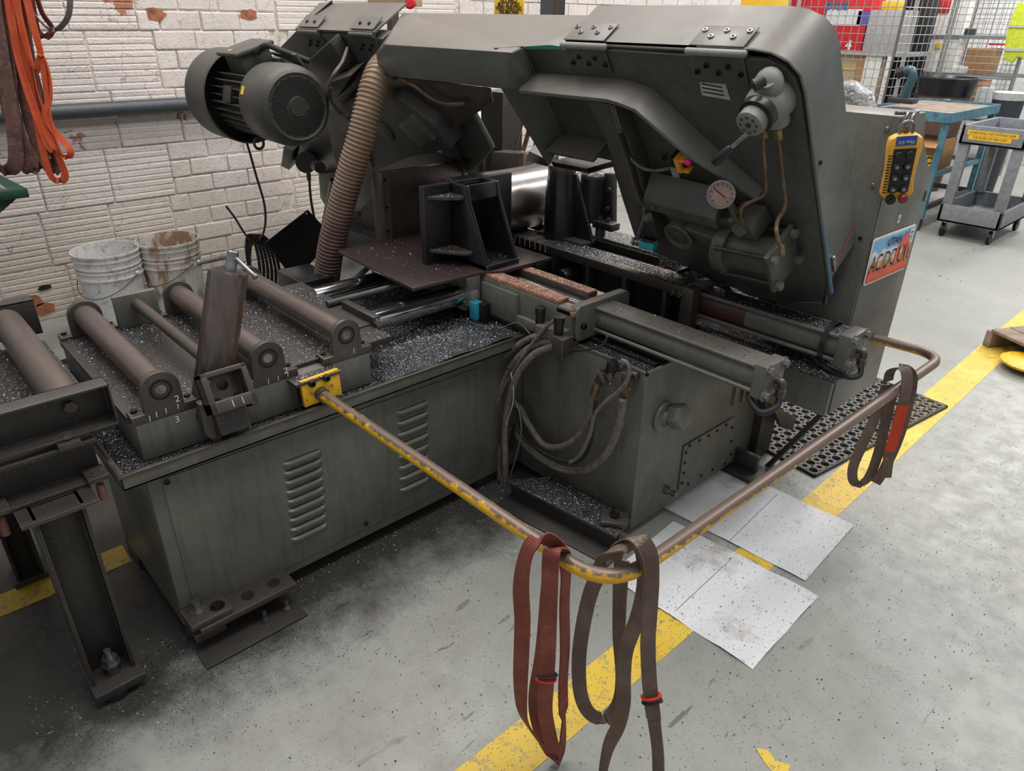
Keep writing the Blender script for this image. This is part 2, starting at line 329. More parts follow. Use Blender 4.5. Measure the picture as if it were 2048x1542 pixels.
# ------------------------------------------------------------------ mesh builder
def basis(ax):
    ax = Vector(ax).normalized()
    h = Vector((0, 0, 1)) if abs(ax.z) < .9 else Vector((1, 0, 0))
    a = ax.cross(h).normalized(); b = ax.cross(a).normalized()
    return a, b, ax
class MB:
    def __init__(s): s.v = []; s.f = []
    def add(s, vs, fs):
        k = len(s.v); s.v += [Vector(v) for v in vs]; s.f += [tuple(i+k for i in f) for f in fs]; return s
    def box(s, x0, x1, y0, y1, z0, z1):
        x0, x1 = sorted((x0, x1)); y0, y1 = sorted((y0, y1)); z0, z1 = sorted((z0, z1))
        return s.add([(x0, y0, z0), (x1, y0, z0), (x1, y1, z0), (x0, y1, z0), (x0, y0, z1), (x1, y0, z1), (x1, y1, z1), (x0, y1, z1)],
                     [(0, 3, 2, 1), (4, 5, 6, 7), (0, 1, 5, 4), (1, 2, 6, 5), (2, 3, 7, 6), (3, 0, 4, 7)])
    def obox(s, c, sx, sy, sz, X=(1, 0, 0), Y=(0, 1, 0), Z=(0, 0, 1)):
        c = Vector(c); X = Vector(X).normalized()*sx/2; Y = Vector(Y).normalized()*sy/2; Z = Vector(Z).normalized()*sz/2
        vs = [c+X*a+Y*b+Z*d for d in (-1, 1) for a, b in ((-1, -1), (1, -1), (1, 1), (-1, 1))]
        return s.add(vs, [(0, 3, 2, 1), (4, 5, 6, 7), (0, 1, 5, 4), (1, 2, 6, 5), (2, 3, 7, 6), (3, 0, 4, 7)])
    def cyl(s, p0, p1, r, r1=None, seg=20, cap=True):
        p0 = Vector(p0); p1 = Vector(p1); r1 = r if r1 is None else r1
        a, b, ax = basis(p1-p0); vs = []
        for i in range(seg):
            t = 2*math.pi*i/seg; d = a*math.cos(t)+b*math.sin(t)
            vs += [p0+d*r, p1+d*r1]
        fs = [(2*i, 2*i+1, (2*i+3) % (2*seg), (2*i+2) % (2*seg)) for i in range(seg)]
        if cap: fs += [tuple(2*i for i in range(seg))[::1], tuple(2*i+1 for i in range(seg))[::-1]]
        return s.add(vs, fs)
    def hexn(s, p0, p1, r): return s.cyl(p0, p1, r, seg=6)
    def lathe(s, prof, org, axis, seg=28, capped=True):
        org = Vector(org); a, b, ax = basis(axis); k = len(s.v); n = len(prof)
        for i in range(seg):
            t = 2*math.pi*i/seg; d = a*math.cos(t)+b*math.sin(t)
            for r, h in prof: s.v.append(org+d*r+ax*h)
        for i in range(seg):
            j = (i+1) % seg
            for m in range(n-1): s.f.append((k+i*n+m, k+i*n+m+1, k+j*n+m+1, k+j*n+m))
        if capped:
            if prof[0][0] > 1e-5: s.f.append(tuple(k+i*n for i in range(seg)))
            if prof[-1][0] > 1e-5: s.f.append(tuple(k+i*n+n-1 for i in range(seg))[::-1])
        return s
    def prism(s, pts, ext):
        n = len(pts); pts = [Vector(p) for p in pts]; ext = Vector(ext)
        return s.add(pts+[p+ext for p in pts], [tuple(range(n))[::-1], tuple(range(n, 2*n))]+[(i, (i+1) % n, n+(i+1) % n, n+i) for i in range(n)])
    def tube(s, path, r, seg=10, caps=True, closed=False):
        P = [Vector(p) for p in path]; n = len(P); k = len(s.v)
        rr = r if isinstance(r, (list, tuple)) else [r]*n
        T = []
        for i in range(n):
            a = P[(i-1) % n] if (closed or i > 0) else P[i]; b = P[(i+1) % n] if (closed or i < n-1) else P[i]
            d = b-a
            T.append(d.normalized() if d.length > 1e-9 else Vector((0, 0, 1)))
        a, b, _ = basis(T[0])
        for i in range(n):
            if i:
                q = T[i-1].rotation_difference(T[i]); a = q @ a
            a = (a-T[i]*a.dot(T[i])).normalized(); b = T[i].cross(a)
            for j in range(seg):
                t = 2*math.pi*j/seg; s.v.append(P[i]+(a*math.cos(t)+b*math.sin(t))*rr[i])
        m = n if closed else n-1
        for i in range(m):
            i2 = (i+1) % n
            for j in range(seg):
                j2 = (j+1) % seg; s.f.append((k+i*seg+j, k+i*seg+j2, k+i2*seg+j2, k+i2*seg+j))
        if caps and not closed:
            s.f.append(tuple(k+j for j in range(seg))[::-1]); s.f.append(tuple(k+(n-1)*seg+j for j in range(seg)))
        return s
    def ribbon(s, path, wdirs, w, th):
        """flat strap: path points, width direction per point"""
        P = [Vector(p) for p in path]; n = len(P); k = len(s.v)
        for i in range(n):
            T = (P[min(i+1, n-1)]-P[max(i-1, 0)]).normalized(); W = Vector(wdirs[i] if isinstance(wdirs, list) else wdirs)
            W = (W-T*W.dot(T)).normalized(); Nn = T.cross(W)
            for a, b in ((-1, -1), (1, -1), (1, 1), (-1, 1)): s.v.append(P[i]+W*(w/2*a)+Nn*(th/2*b))
        for i in range(n-1):
            for j in range(4):
                j2 = (j+1) % 4; s.f.append((k+i*4+j, k+i*4+j2, k+i*4+4+j2, k+i*4+4+j))
        s.f.append((k+3, k+2, k+1, k)); e = k+(n-1)*4; s.f.append((e, e+1, e+2, e+3))
        return s
    def sphere(s, c, r, seg=14, sc=(1, 1, 1)):
        c = Vector(c); k = len(s.v); rings = seg//2
        for i in range(rings+1):
            p = math.pi*i/rings
            for j in range(seg):
                t = 2*math.pi*j/seg
                s.v.append(c+Vector((r*sc[0]*math.sin(p)*math.cos(t), r*sc[1]*math.sin(p)*math.sin(t), r*sc[2]*math.cos(p))))
        for i in range(rings):
            for j in range(seg):
                j2 = (j+1) % seg; s.f.append((k+i*seg+j, k+(i+1)*seg+j, k+(i+1)*seg+j2, k+i*seg+j2))
        return s
    def quad(s, a, b, c, d, th=.0006):
        a, b, c, d = map(Vector, (a, b, c, d)); nn = (b-a).cross(d-a).normalized()*th
        return s.prism([a, b, c, d], nn)
def smooth_path(pts, n=8, closed=False):
    P = [Vector(p) for p in pts]; out = []; m = len(P)
    for i in range(m if closed else m-1):
        if closed: a, b, c, d = P[(i-1) % m], P[i], P[(i+1) % m], P[(i+2) % m]
        else: a, b, c, d = P[max(i-1, 0)], P[i], P[i+1], P[min(i+2, m-1)]
        for k in range(n):
            t = k/n
            out.append(.5*((2*b)+(c-a)*t+(2*a-5*b+4*c-d)*t*t+(3*b-a-3*c+d)*t**3))
    if not closed: out.append(P[-1].copy())
    return out
def fillet(pts, r, n=6):
    """polyline with rounded corners"""
    P = [Vector(p) for p in pts]; out = [P[0]]
    for i in range(1, len(P)-1):
        a = (P[i-1]-P[i]); b = (P[i+1]-P[i]); rr = min(r, a.length*.45, b.length*.45)
        p0 = P[i]+a.normalized()*rr; p1 = P[i]+b.normalized()*rr
        for k in range(n+1):
            t = k/n; out.append(p0*(1-t)**2+P[i]*2*t*(1-t)+p1*t*t)
    out.append(P[-1]); return out
# ------------------------------------------------------------------ objects
WM = {}
def _mesh(name, mb, mat, inv=None, smooth=True, bevel=0.0, recalc=True):
    me = bpy.data.meshes.new(name)
    vs = [tuple((inv @ v) if inv else v) for v in mb.v]
    me.from_pydata(vs, [], mb.f)
    bm = bmesh.new(); bm.from_mesh(me)
    if recalc: bmesh.ops.recalc_face_normals(bm, faces=bm.faces)
    if bevel:
        es = [e for e in bm.edges if len(e.link_faces) == 2 and e.calc_face_angle(0) > math.radians(40)]
        bmesh.ops.bevel(bm, geom=es, offset=bevel, segments=2, affect='EDGES', clamp_overlap=True, profile=.5)
    bm.to_mesh(me); bm.free()
    me.materials.append(M[mat] if isinstance(mat, str) else mat)
    if smooth:
        me.shade_smooth(); me.set_sharp_from_angle(angle=math.radians(38))
    return me
def tag(o, label=None, cat=None, group=None, kind=None):
    if label: o['label'] = label
    if cat: o['category'] = cat
    if group: o['group'] = group
    if kind: o['kind'] = kind
    return o
def thing(name, label, cat, loc=(0, 0, 0), rot=None, group=None):
    o = bpy.data.objects.new(name, None); COL.objects.link(o); o.empty_display_size = .05
    mw = Matrix.Translation(Vector(loc)) @ (rot.to_4x4() if rot else Matrix.Identity(4))
    o.matrix_world = mw
    WM[o.name] = mw
    return tag(o, label, cat, group)
def part(name, mb, mat, parent, bevel=0.0, smooth=True, label=None, kind=None, recalc=True):
    """mesh in world coordinates, made a child of a thing or of a part"""
    r = parent
    while r.name not in WM: r = r.parent
    W = WM[r.name]
    me = _mesh(name, mb, mat, W.inverted(), smooth, bevel, recalc)
    o = bpy.data.objects.new(name, me); COL.objects.link(o); o.parent = parent
    if label: o['label'] = label
    if kind: o['kind'] = kind
    return o
def solo(name, mb, mat, label=None, cat=None, group=None, kind=None, bevel=0.0, smooth=True, loc=None, recalc=True):
    """a thing that is one mesh; origin at its base centre"""
    if loc is None:
        n = max(1, len(mb.v)); loc = Vector((sum(v.x for v in mb.v)/n, sum(v.y for v in mb.v)/n, min(v.z for v in mb.v)))
    mw = Matrix.Translation(Vector(loc))
    me = _mesh(name, mb, mat, mw.inverted(), smooth, bevel, recalc)
    o = bpy.data.objects.new(name, me); COL.objects.link(o); o.matrix_world = mw; WM[o.name] = mw
    return tag(o, label, cat, group, kind)
def text_mb(txt, size, org, X, Y, depth=.0006, align='CENTER', sx=1.0, bold=0.0):
    cu = bpy.data.curves.new('lettering', 'FONT'); cu.body = txt; cu.size = size; cu.align_x = align; cu.align_y = 'CENTER'; cu.offset = bold
    cu.resolution_u = 3
    ob = bpy.data.objects.new('lettering', cu); COL.objects.link(ob)
    bpy.context.view_layer.update()
    dg = bpy.context.evaluated_depsgraph_get(); me = bpy.data.meshes.new_from_object(ob.evaluated_get(dg))
    X = Vector(X).normalized(); Y = Vector(Y).normalized(); Z = X.cross(Y); org = Vector(org)
    mb = MB()
    mb.v = [org+X*(v.co.x*sx)+Y*v.co.y+Z*depth for v in me.vertices]; mb.f = [tuple(p.vertices) for p in me.polygons]
    bpy.data.objects.remove(ob); bpy.data.curves.remove(cu); bpy.data.meshes.remove(me)
    return mb
def bolt(parent, p, ax, r=.008, h=.006, mat='dark_bolt', name='bolt', washer=False, hexh=True):
    p = Vector(p); ax = Vector(ax).normalized(); mb = MB()
    if washer: mb.cyl(p-ax*.001, p+ax*.0015, r*1.5, seg=16)
    if hexh: mb.cyl(p-ax*.002, p+ax*h, r, r*.93, seg=6)
    else: mb.lathe([(r, -.002), (r, h*.8), (r*.85, h), (r*.5, h), (r*.5, h*.4)], p, ax, 12, capped=False); mb.cyl(p, p+ax*h*.4, r*.5, seg=6)
    return part(name, mb, mat, parent)
def swarf(name, pts_fn, count, size, parent=None, mat='chip_steel', label=None, cat=None, flat=.5):
    """loose metal chips: small bent slivers scattered by pts_fn(k) -> Vector or None"""
    vs = []; fs = []
    rnd = NP.random((count, 8))
    for k in range(count):
        p = pts_fn(rnd[k])
        if p is None: continue
        s = size*(.5+1.2*rnd[k][3]**2); a = rnd[k][4]*6.283
        d = Vector((math.cos(a), math.sin(a), (rnd[k][5]-.5)*flat*1.4)).normalized()
        e = Vector((-math.sin(a), math.cos(a), (rnd[k][6]-.5)*flat*2.4)).normalized()
        i = len(vs); w = s*(.3+.4*rnd[k][7])
        vs += [p-d*s*.5, p+e*w*.5+Vector((0, 0, w*.5)), p+d*s*.5, p-e*w*.5]
        fs += [(i, i+1, i+2, i+3)]
    mb = MB(); mb.v = vs; mb.f = fs
    if parent is not None: return part(name, mb, mat, parent, smooth=False, kind='stuff', recalc=False, label=label)
    return solo(name, mb, mat, label, cat, kind='stuff', smooth=False, recalc=False)
# ------------------------------------------------------------------ the setting
XW = -4.354
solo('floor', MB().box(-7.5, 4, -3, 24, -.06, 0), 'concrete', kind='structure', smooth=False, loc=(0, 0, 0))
solo('wall_left', MB().box(XW-.25, XW-.007, -1.5, 24, 0, 5), 'mortar', kind='structure', smooth=False)
wall = bpy.data.objects['wall_left']
solo('wall_far', MB().box(-7.5, 4, 24, 24.2, 0, 5), 'white_paint', kind='structure', smooth=False)
def stripe(name, pts, mat='line_yellow'):
    return solo(name, MB().prism([(x, y, .0006) for x, y in pts], (0, 0, .0008)), mat, kind='structure', smooth=False)
stripe('trim_1', [(-.715, -1.5), (-.842, -1.5), (-.828, 1.4), (-.815, 2.2), (-.87, 4.3), (-.90, 7.5), (-.76, 7.5), (-.73, 4.3), (-.69, 2.2), (-.715, 1.36)])
a = [at(*q, z=0) for q in ((0, 1205), (0, 1232), (70, 1196), (250, 1120), (243, 1098), (60, 1178))]
stripe('trim_2', [(-2.13, -.9), (-2.03, -.9), (-2.03, .31), (-2.13, .31)])
stripe('trim_3', [tuple(at(*q, z=0))[:2] for q in ((1512, 1497), (1535, 1500), (1552, 1522), (1580, 1530), (1578, 1545), (1545, 1545), (1530, 1527))])
stripe('trim_4', [(-1.9, 8.2), (-.2, 8.5), (-.2, 8.62), (-1.9, 8.32)])
# bricks and grooved clay blocks, each a piece of its own, set into the mortar
def block_mesh(name, w, h, grooved, seed):
    rr = random.Random(seed); mb = MB(); d = .03
    if grooved:
        n = 9; prof = []
        for i in range(n):
            z0 = h*i/n; z1 = h*(i+1)/n; g = .0035
            prof += [(-g, z0+.002), (0, z0+.006), (0, z1-.006)]
        prof = [(-d, 0), (-.002, 0)] + prof[1:] + [(-.002, h), (-d, h)]
    else:
        prof = [(-d, 0), (-.003, .0), (0, .007), (0, h-.007), (-.003, h), (-d, h)]
    j = [0, .007, w-.007, w]
    k = len(prof)
    for a, yy in enumerate(j):
        for x, z in prof:
            edge = a in (0, 3)
            mb.v.append(Vector((x-(.004 if edge and x > -.01 else 0)+rr.uniform(-.0012, .0012), yy+rr.uniform(-.0015, .0015), z+rr.uniform(-.001, .001))))
    for a in range(3):
        for i in range(k-1): mb.f.append((a*k+i, (a+1)*k+i, (a+1)*k+i+1, a*k+i+1))
    return _mesh(name, mb, 'white_brick', None, smooth=False)
BR = [block_mesh('brick', .212, .0885, False, i) for i in range(3)]
BRH = [block_mesh('brick', .102, .0885, False, i+9) for i in range(2)]
TL = [block_mesh('clay_block', .322, .2755, True, i+20) for i in range(3)]
TLH = [block_mesh('clay_block', .162, .2755, True, i+30) for i in range(2)]
WBM = {}
def put(me, nm, y, z):
    o = bpy.data.objects.new(nm, me); COL.objects.link(o); o.parent = wall
    o.location = Vector((XW+R_.uniform(-.004, .003), y+R_.uniform(-.003, .003), z+R_.uniform(-.002, .002)))-wall.location
ROW = .281; BROW = ROW/3
cnt = 0
for r in range(8):
    z0 = .006+r*ROW
    off = (0, .163)[r % 2]
    y = .10
    # columns of clay blocks, with a panel of plain brick between
    b0 = (1.42, 1.36, 1.40, 1.50, 1.44, 1.38, 1.42, 1.42)[r]; b1 = b0+.65+.04*(r % 3)
    y = -.25+off*0
    first = True
    y = b0-.328*5-(.168 if r % 2 else 0)
    if r % 2:
        put(R_.choice(TLH), 'clay_block', y, z0); y += .168
    while y < b0-.05: put(R_.choice(TL), 'clay_block', y, z0); y += .328
    for s in range(3):
        yy = b0
        if (s+r) % 2: put(R_.choice(BRH), 'brick', yy, z0+s*BROW); yy += .107
        while yy < b1-.12: put(R_.choice(BR), 'brick', yy, z0+s*BROW); yy += .217
        if yy < b1-.05: put(R_.choice(BRH), 'brick', yy, z0+s*BROW); yy += .107
        last = yy
    y = b0+.217*3+.115
    for i in range(4):
        if i == 3 and r % 2 == 0: put(R_.choice(TLH), 'clay_block', y, z0); y += .168
        else: put(R_.choice(TL), 'clay_block', y, z0); y += .328
# places where the paint has fallen off a brick or a hole gapes
for q, mt in (((497, 30), 'raw_brick'), ((312, 28), 'raw_brick'), ((66, 603), 'raw_brick'), ((88, 618), 'raw_brick'), ((30, 612), 'raw_brick'), ((90, 575), 'black_ink'), ((45, 618), 'black_ink')):
    p = at(*q, x=XW)
    m_ = MB(); k_ = 11; w_, h_ = (.055, .034) if mt == 'raw_brick' else (.035, .014)
    rr_ = random.Random(q[0])
    m_.prism([(XW-.004, p.y+w_*math.cos(2*math.pi*i/k_)*rr_.uniform(.7, 1.15), p.z+h_*math.sin(2*math.pi*i/k_)*rr_.uniform(.7, 1.15)) for i in range(k_)], (.0065, 0, 0))
    part('bare_brick' if mt == 'raw_brick' else 'wall_hole', m_, mt, wall, smooth=False, label='patch of bare orange brick' if mt == 'raw_brick' else 'dark hole in the wall')
# the wall farther off: same bricks, joined
mb = MB()
for r in range(21):
    y = 3.5+(.1 if r % 2 else 0)
    while y < 12: mb.box(XW-.02, XW+R_.uniform(-.002, .003), y, y+.208, .006+r*BROW, .006+r*BROW+.086); y += .217
part('brick_courses', mb, 'white_brick', wall, smooth=False, kind='stuff')
mb = MB()
for r in range(4):
    for s in range(3):
        y = -1.4
        while y < -.45: mb.box(XW-.02, XW, y, y+.208, .006+(3*r+s)*BROW, .006+(3*r+s)*BROW+.086); y += .217
# pipe along the wall
p0 = at(99, 225, x=XW+.05); p1 = at(405, 206, x=XW+.05)
mb = MB(); mb.cyl((XW+.05, -1.2, p0.z), (XW+.05, 3.1, p0.z), .036, seg=24)
wp = thing('wall_pipe', 'thick dark grey pipe running level along the white brick wall', 'pipe', (XW+.05, 1, p0.z))
part('pipe_run', mb, 'wall_pipe', wp)
for y in (.35, 2.3):
    part('clamp', MB().lathe([(.038, -.015), (.042, -.015), (.042, .015), (.038, .015)], (XW+.05, y, p0.z), (0, 1, 0), capped=False).box(XW, XW+.02, y-.012, y+.012, p0.z-.06, p0.z+.06), 'dark_steel', wp)
# small conduit and outlets on the far wall, seen through the head
# ------------------------------------------------------------------ infeed cabinet
XF = -1.602
ic = thing('infeed_cabinet', 'long green sheet-metal base cabinet with louvres under the roller table', 'cabinet', (-1.84, .9, 0))
part('cabinet_body', MB().box(-2.09, XF, .318, 1.538, .05, .552), 'green_paint', ic, bevel=.006)
part('side_panel', MB().prism([at(*q, x=XF+.001) for q in ((322, 958), (392, 1225), (970, 935), (958, 735))], (.0035, 0, 0)), 'green_paint', ic, bevel=.001)
for q in ((333, 964), (392, 1209), (732, 1046)):
    bolt(ic, at(*q, x=XF+.004), (1, 0, 0), .008, .004, 'dark_bolt', hexh=False)
def louver(cx, cy, z, w):
    mb = MB(); h = .026; n = 6; k = 0
    x = XF+.004; vs = []
    for j in range(13):
        s = -1+2*j/12; e = (1-abs(s)**5)**.5
        for i in range(n+1):
            tt = i/n; vs.append((x+.011*e*math.sin(min(1, (1-tt)*1.6)*math.pi/2)*(tt > 0 or 1)*(1 if i else .0)+(0), cy+s*w/2, z+h/2-h*tt))
    for j in range(12):
        for i in range(n): vs and mb.f.append((j*(n+1)+i, (j+1)*(n+1)+i, (j+1)*(n+1)+i+1, j*(n+1)+i+1))
    mb.v = [Vector(v) for v in vs]
    part('louver', mb, 'green_paint', ic)
    part('louver_slot', MB().box(x-.001, x+.0012, cy-w/2+.008, cy+w/2-.008, z+h/2-.0045, z+h/2+.0025), 'black_ink', bpy.data.objects[[o.name for o in ic.children][-1]])
a = at(565, 930, x=XF); b = at(651, 905, x=XF); e = at(572, 1085, x=XF)
for i in range(9):
    f = i/8; p = at(604+14*f, 918+148*f, x=XF); louver(0, p.y, p.z, .115)
for i in range(8):
    f = i/7; p = at(824+4*f, 818+152*f, x=XF); louver(0, p.y, p.z, .115)
# swarf tray round the table
TZ = .556
tr = MB()
y0, y1, x0, x1 = .262, 1.538, -2.34, -1.566
tr.box(x0, x1, y0, y1, TZ-.022, TZ-.018)
tray = part('swarf_tray', MB().box(x1-.006, x1, y0, y1, TZ-.024, TZ+.012).box(x0, x0+.004, y0, y1, TZ-.02, TZ+.012).box(x0, x1, y0, y0+.004, TZ-.024, TZ+.012).box(x0, x1, y0, y1, TZ-.024, TZ-.018)
            , 'green_paint', ic, bevel=.001)
part('tray_rim', MB().box(x1-.010, x1+.003, y0-.003, y1, TZ+.009, TZ+.016), 'brown_steel', ic, bevel=.001)
part('tray_rim', MB().box(x0, x1-.010, y0-.003, y0+.010, TZ+.009, TZ+.016), 'brown_steel', ic, bevel=.001)
part('swarf_bed', MB().box(x0+.005, x1-.007, y0+.005, y1, TZ-.017, TZ-.002), 'swarf_bed', ic, smooth=False, kind='stuff')
# heap of chips in the right half of the tray
mb = MB(); nx, ny = 26, 40; K = []
for i in range(nx+1):
    for j in range(ny+1):
        u = i/nx; v = j/ny; x = -2.3+.728*u; y = .98+.555*v
        z = TZ+.004+.030*math.exp(-((x+1.66)/.13)**2)*math.sin(math.pi*min(1, max(0, v)))**.7+.006*math.sin(31*x+9*y)*math.sin(23*y)
        K.append(Vector((x, y, z)))
mb.v = K
for i in range(nx):
    for j in range(ny): mb.f.append((i*(ny+1)+j, (i+1)*(ny+1)+j, (i+1)*(ny+1)+j+1, i*(ny+1)+j+1))
part('swarf_heap', mb, 'swarf_bed', ic, kind='stuff')
def heap(x, y):
    v = (y-.98)/.555
    if v < 0 or v > 1: return TZ
    return TZ+.004+.030*math.exp(-((x+1.66)/.13)**2)*math.sin(math.pi*v)**.7+.006*math.sin(31*x+9*y)*math.sin(23*y)
def f(r):
    x = -2.3+.72*r[0]; y = .97+.56*r[1]
    if R_.random() < .35 and x < -1.9: return None
    return Vector((x, y, heap(x, y)+.001+.002*r[2]))
swarf('metal_chips', f, 30000, .0034, ic)
def f(r):
    if r[0] < .5: x = -1.615+.04*r[0]*2; y = .27+.75*r[1]
    else: x = -2.0+.42*r[1]; y = .268+.05*(r[0]-.5)*2
    return Vector((x, y, TZ+.001))
swarf('metal_chips', f, 5000, .0032, ic)
# levelling foot at the front left corner
for q in ((380, 1243),):
    pl = [at(*p, z=.085) for p in ((386, 1262), (548, 1172), (583, 1190), (410, 1297))]
    mb = MB(); zz = .088
    P = [(-1.665, .335), (-1.66, .60), (-1.59, .605), (-1.59, .335)]
    ft = part('levelling_bar', MB().box(-1.60, -1.515, .335, .60, .072, .092), 'brown_steel', ic, bevel=.002)
    part('bar_hole', MB().cyl((-1.555, .478, .085), (-1.555, .478, .0935), .017, seg=20), 'black_ink', ft)
    part('bar_hole', MB().cyl((-1.555, .553, .085), (-1.555, .553, .0935), .017, seg=20), 'black_ink', ft)
    part('clamp_block', MB().box(-1.600, -1.52, .315, .425, .092, .112), 'brown_steel', ic, bevel=.005)
    part('clamp_block', MB().box(-1.598, -1.525, .32, .40, .045, .072), 'dark_steel', ic, bevel=.003)
    bolt(ic, (-1.573, .352, .112), (0, 0, 1), .014, .028, 'bright_bolt', washer=True)
    bolt(ic, (-1.55, .395, .112), (0, 0, 1), .013, .008, 'dark_bolt', washer=True)
    an = part('angle_iron', MB().box(-1.60, -1.47, .318, .60, .0, .008).box(-1.60, -1.592, .318, .60, .008, .05), 'dark_steel', ic, bevel=.001)
    for y, m in ((.50, 'bright_bolt'), (.565, 'bright_bolt')):
        part('stud', MB().cyl((-1.52, y, .008), (-1.52, y, .045), .006, seg=12).cyl((-1.52, y, .008), (-1.52, y, .02), .012, seg=6), m, ic)
part('foot_block', MB().box(-2.10, -1.98, .318, .40, 0, .05), 'dark_steel', ic)
part('foot_block', MB().box(-2.05, -1.63, 1.35, 1.5, 0, .05), 'dark_steel', ic)
# ------------------------------------------------------------------ roller carriage
XB = -1.62
rc = thing('roller_table', 'oily steel roller table with three long rollers on the infeed cabinet', 'roller table', (-1.95, .65, TZ))
part('table_block', MB().box(-2.27, XB, .330, .955, TZ, .652), 'green_paint', rc, bevel=.003)
part('deck_plate', MB().box(-2.24, XB-.035, .322, 1.05, .645, .665), 'dark_steel', rc, bevel=.002)
part('deck_plate', MB().box(-2.24, XB-.14, .945, 1.075, .650, .671), 'dark_steel', rc, bevel=.002)
ROLL = (.400, .662, .888)
for i, y in enumerate(ROLL):
    zc = .724
    ro = part('roller', MB().lathe([(.012, 0), (.0305, 0), (.0315, .004), (.0315, .576), (.0305, .58), (.012, .58)], (XB-.022-.58, y, zc), (1, 0, 0), 40), 'roller_steel', rc)
    part('axle', MB().cyl((XB-.66, y, zc), (XB+.0005, y, zc), .0125, seg=20), 'bright_bolt', ro)
    for sx, x in ((0, XB-.018), (1, XB-.62)):
        # bearing plate: arched top, stepped feet, bored
        zb = .652; pts = []
        if sx == 0:
            pts = [(y-.075, zb), (y+.075, zb), (y+.075, zb+.022), (y+.045, zb+.022)]
        else:
            pts = [(y-.075, zb), (y+.075, zb), (y+.075, zb+.022), (y+.045, zb+.022)]
        R = .044
        for k in range(15):
            tt = math.pi*k/14; pts.append((y+R*math.cos(tt), zc+R*math.sin(tt)))
        pts += [(y-.045, zb+.022), (y-.075, zb+.022)]
        bp = part('bearing_plate', MB().prism([(x, a, b) for a, b in pts], (.018, 0, 0)), 'brown_steel', rc, bevel=.0015)
        xs = x+.018
        part('bearing_bore', MB().lathe([(.0125, .0004), (.026, .0004), (.026, -.003)], (xs, y, zc), (1, 0, 0), 28, capped=False), 'black_ink', bp)
        part('bearing_ring', MB().lathe([(.0135, .001), (.0185, .001), (.0185, -.002)], (xs, y, zc), (1, 0, 0), 28, capped=False), 'dark_steel', bp)
        for s in (-1, 1):
            if sx == 1 and s == 1: pass
            part('foot_pad', MB().box(x-.03, x+.001, y+s*.0605-.0135, y+s*.0605+.0135, zb+.004, zb+.0225), 'brown_steel', bp, bevel=.001)
            bolt(rc, (x-.008, y+s*.061, zb+.0225), (0, 0, 1), .008, .006)
# scratched position marks
def mark(parent, pts, w=.0022, x=None, mat='white_mark'):
    mb = MB()
    for a, b in zip(pts[:-1], pts[1:]):
        mb.cyl(a, b, w/2, seg=5)
    return part('paint_mark', mb, mat, parent)
for y, z, n in ((.362, .655, 1), (.378, .660, 1), (.400, .662, 1), (.428, .664, 1), (.653, .655, 1), (.680, .656, 1), (.707, .658, 1), (.905, .666, 1)):
    mark(rc, [(XB+.001, y, z), (XB+.001, y+.001, z+.013)])
for s_, y, z in (('3', .420, .638), ('2', .703, .676), ('2', .43, .69)):
    part('paint_mark', text_mb(s_, .024, (XB+.001, y, z), (0, 1, 0), (0, 0, 1), .0008), 'white_mark', rc)
# cross bar between the first rollers with its end plate
cb = part('guide_bar', MB().cyl((-2.20, .535, .735), (-1.62, .535, .735), .016, seg=20), 'brown_steel', rc)
part('end_plate', MB().box(-2.225, -2.205, .475, .595, .665, .765), 'green_paint', rc, bevel=.003)
# upright guide roller with its tilted bracket and crossbar handle
ug = thing('upright_guide', 'upright steel guide roller with T-handle and slotted bracket on the roller table', 'guide roller', (-1.60, .53, .66))
pb = at(430, 768, x=-1.63); pt = at(461, 541, x=-1.63)
axu = (pt-pb).normalized(); Lu = (pt-pb).length
ug.location = ug.location
part('guide_tube', MB().lathe([(.036, -.02), (.041, -.01), (.041, Lu*.97), (.036, Lu), (.012, Lu)], pb, axu, 36), 'tube_steel', ug)
part('weld_plate', MB().obox(pb+axu*(Lu*.5)+Vector((-.030, -.028, 0)), .02, .022, Lu*1.02, Z=axu), 'dark_steel', ug, bevel=.003)
part('spindle', MB().lathe([(.013, 0), (.013, .045), (.010, .048), (0, .048)], pt, axu, 18), 'bright_bolt', ug)
hc = pt+axu*.036
hl = at(398, 526, x=-1.70); hr_ = at(510, 553, x=-1.56)
part('handle_bar', MB().tube(fillet([hl, hc, hr_], .02), .0055, 12).sphere(hl, .0072, 10).sphere(hr_, .0072, 10), 'bright_bolt', ug)
part('guide_socket', MB().obox(pb-axu*.03, .075, .085, .09, Z=axu), 'dark_steel', ug, bevel=.006)
# slotted bracket block hanging over the edge
bc = at(452, 778, x=-1.555); BX = Vector((.90, 0, .43)).normalized(); BZ = Vector((-.43, 0, .90)).normalized(); BY = Vector((.0, 1, 0))
mb = MB(); fw, fh, fd = .108, .098, .055
for cy, cz, sy, sz in ((-fw/2+.007, 0, .014, fh), (fw/2-.007, 0, .014, fh), (0, fh/2-.006, fw, .012), (0, -fh/2+.014, fw, .028)):
    mb.obox(bc+BY*cy+BZ*cz, fd, sy, sz, BX, BY, BZ)
mb.obox(bc-BX*(fd/2-.006), .012, fw, fh, BX, BY, BZ)
bk = part('bracket', mb, 'brown_steel', ug, bevel=.002)
part('bracket_hole', MB().cyl(bc-BX*.0185+BZ*.012, bc-BX*.0155+BZ*.012, .014, seg=20), 'black_ink', bk)
part('bracket_arm', MB().obox(bc-BX*.05-BZ*.05, .05, .075, .11, BX, BY, BZ).obox(bc-BX*.045-BZ*.03+BY*.062, .05, .02, .06, BX, BY, BZ), 'dark_steel', ug, bevel=.004)
part('bracket_arm', MB().prism([(-1.60, .463, .68), (-1.60, .463, .60), (-1.60, .49, .55), (-1.60, .51, .60), (-1.60, .56, .60), (-1.60, .56, .68)], (.025, 0, 0)), 'brown_steel', ug, bevel=.002)
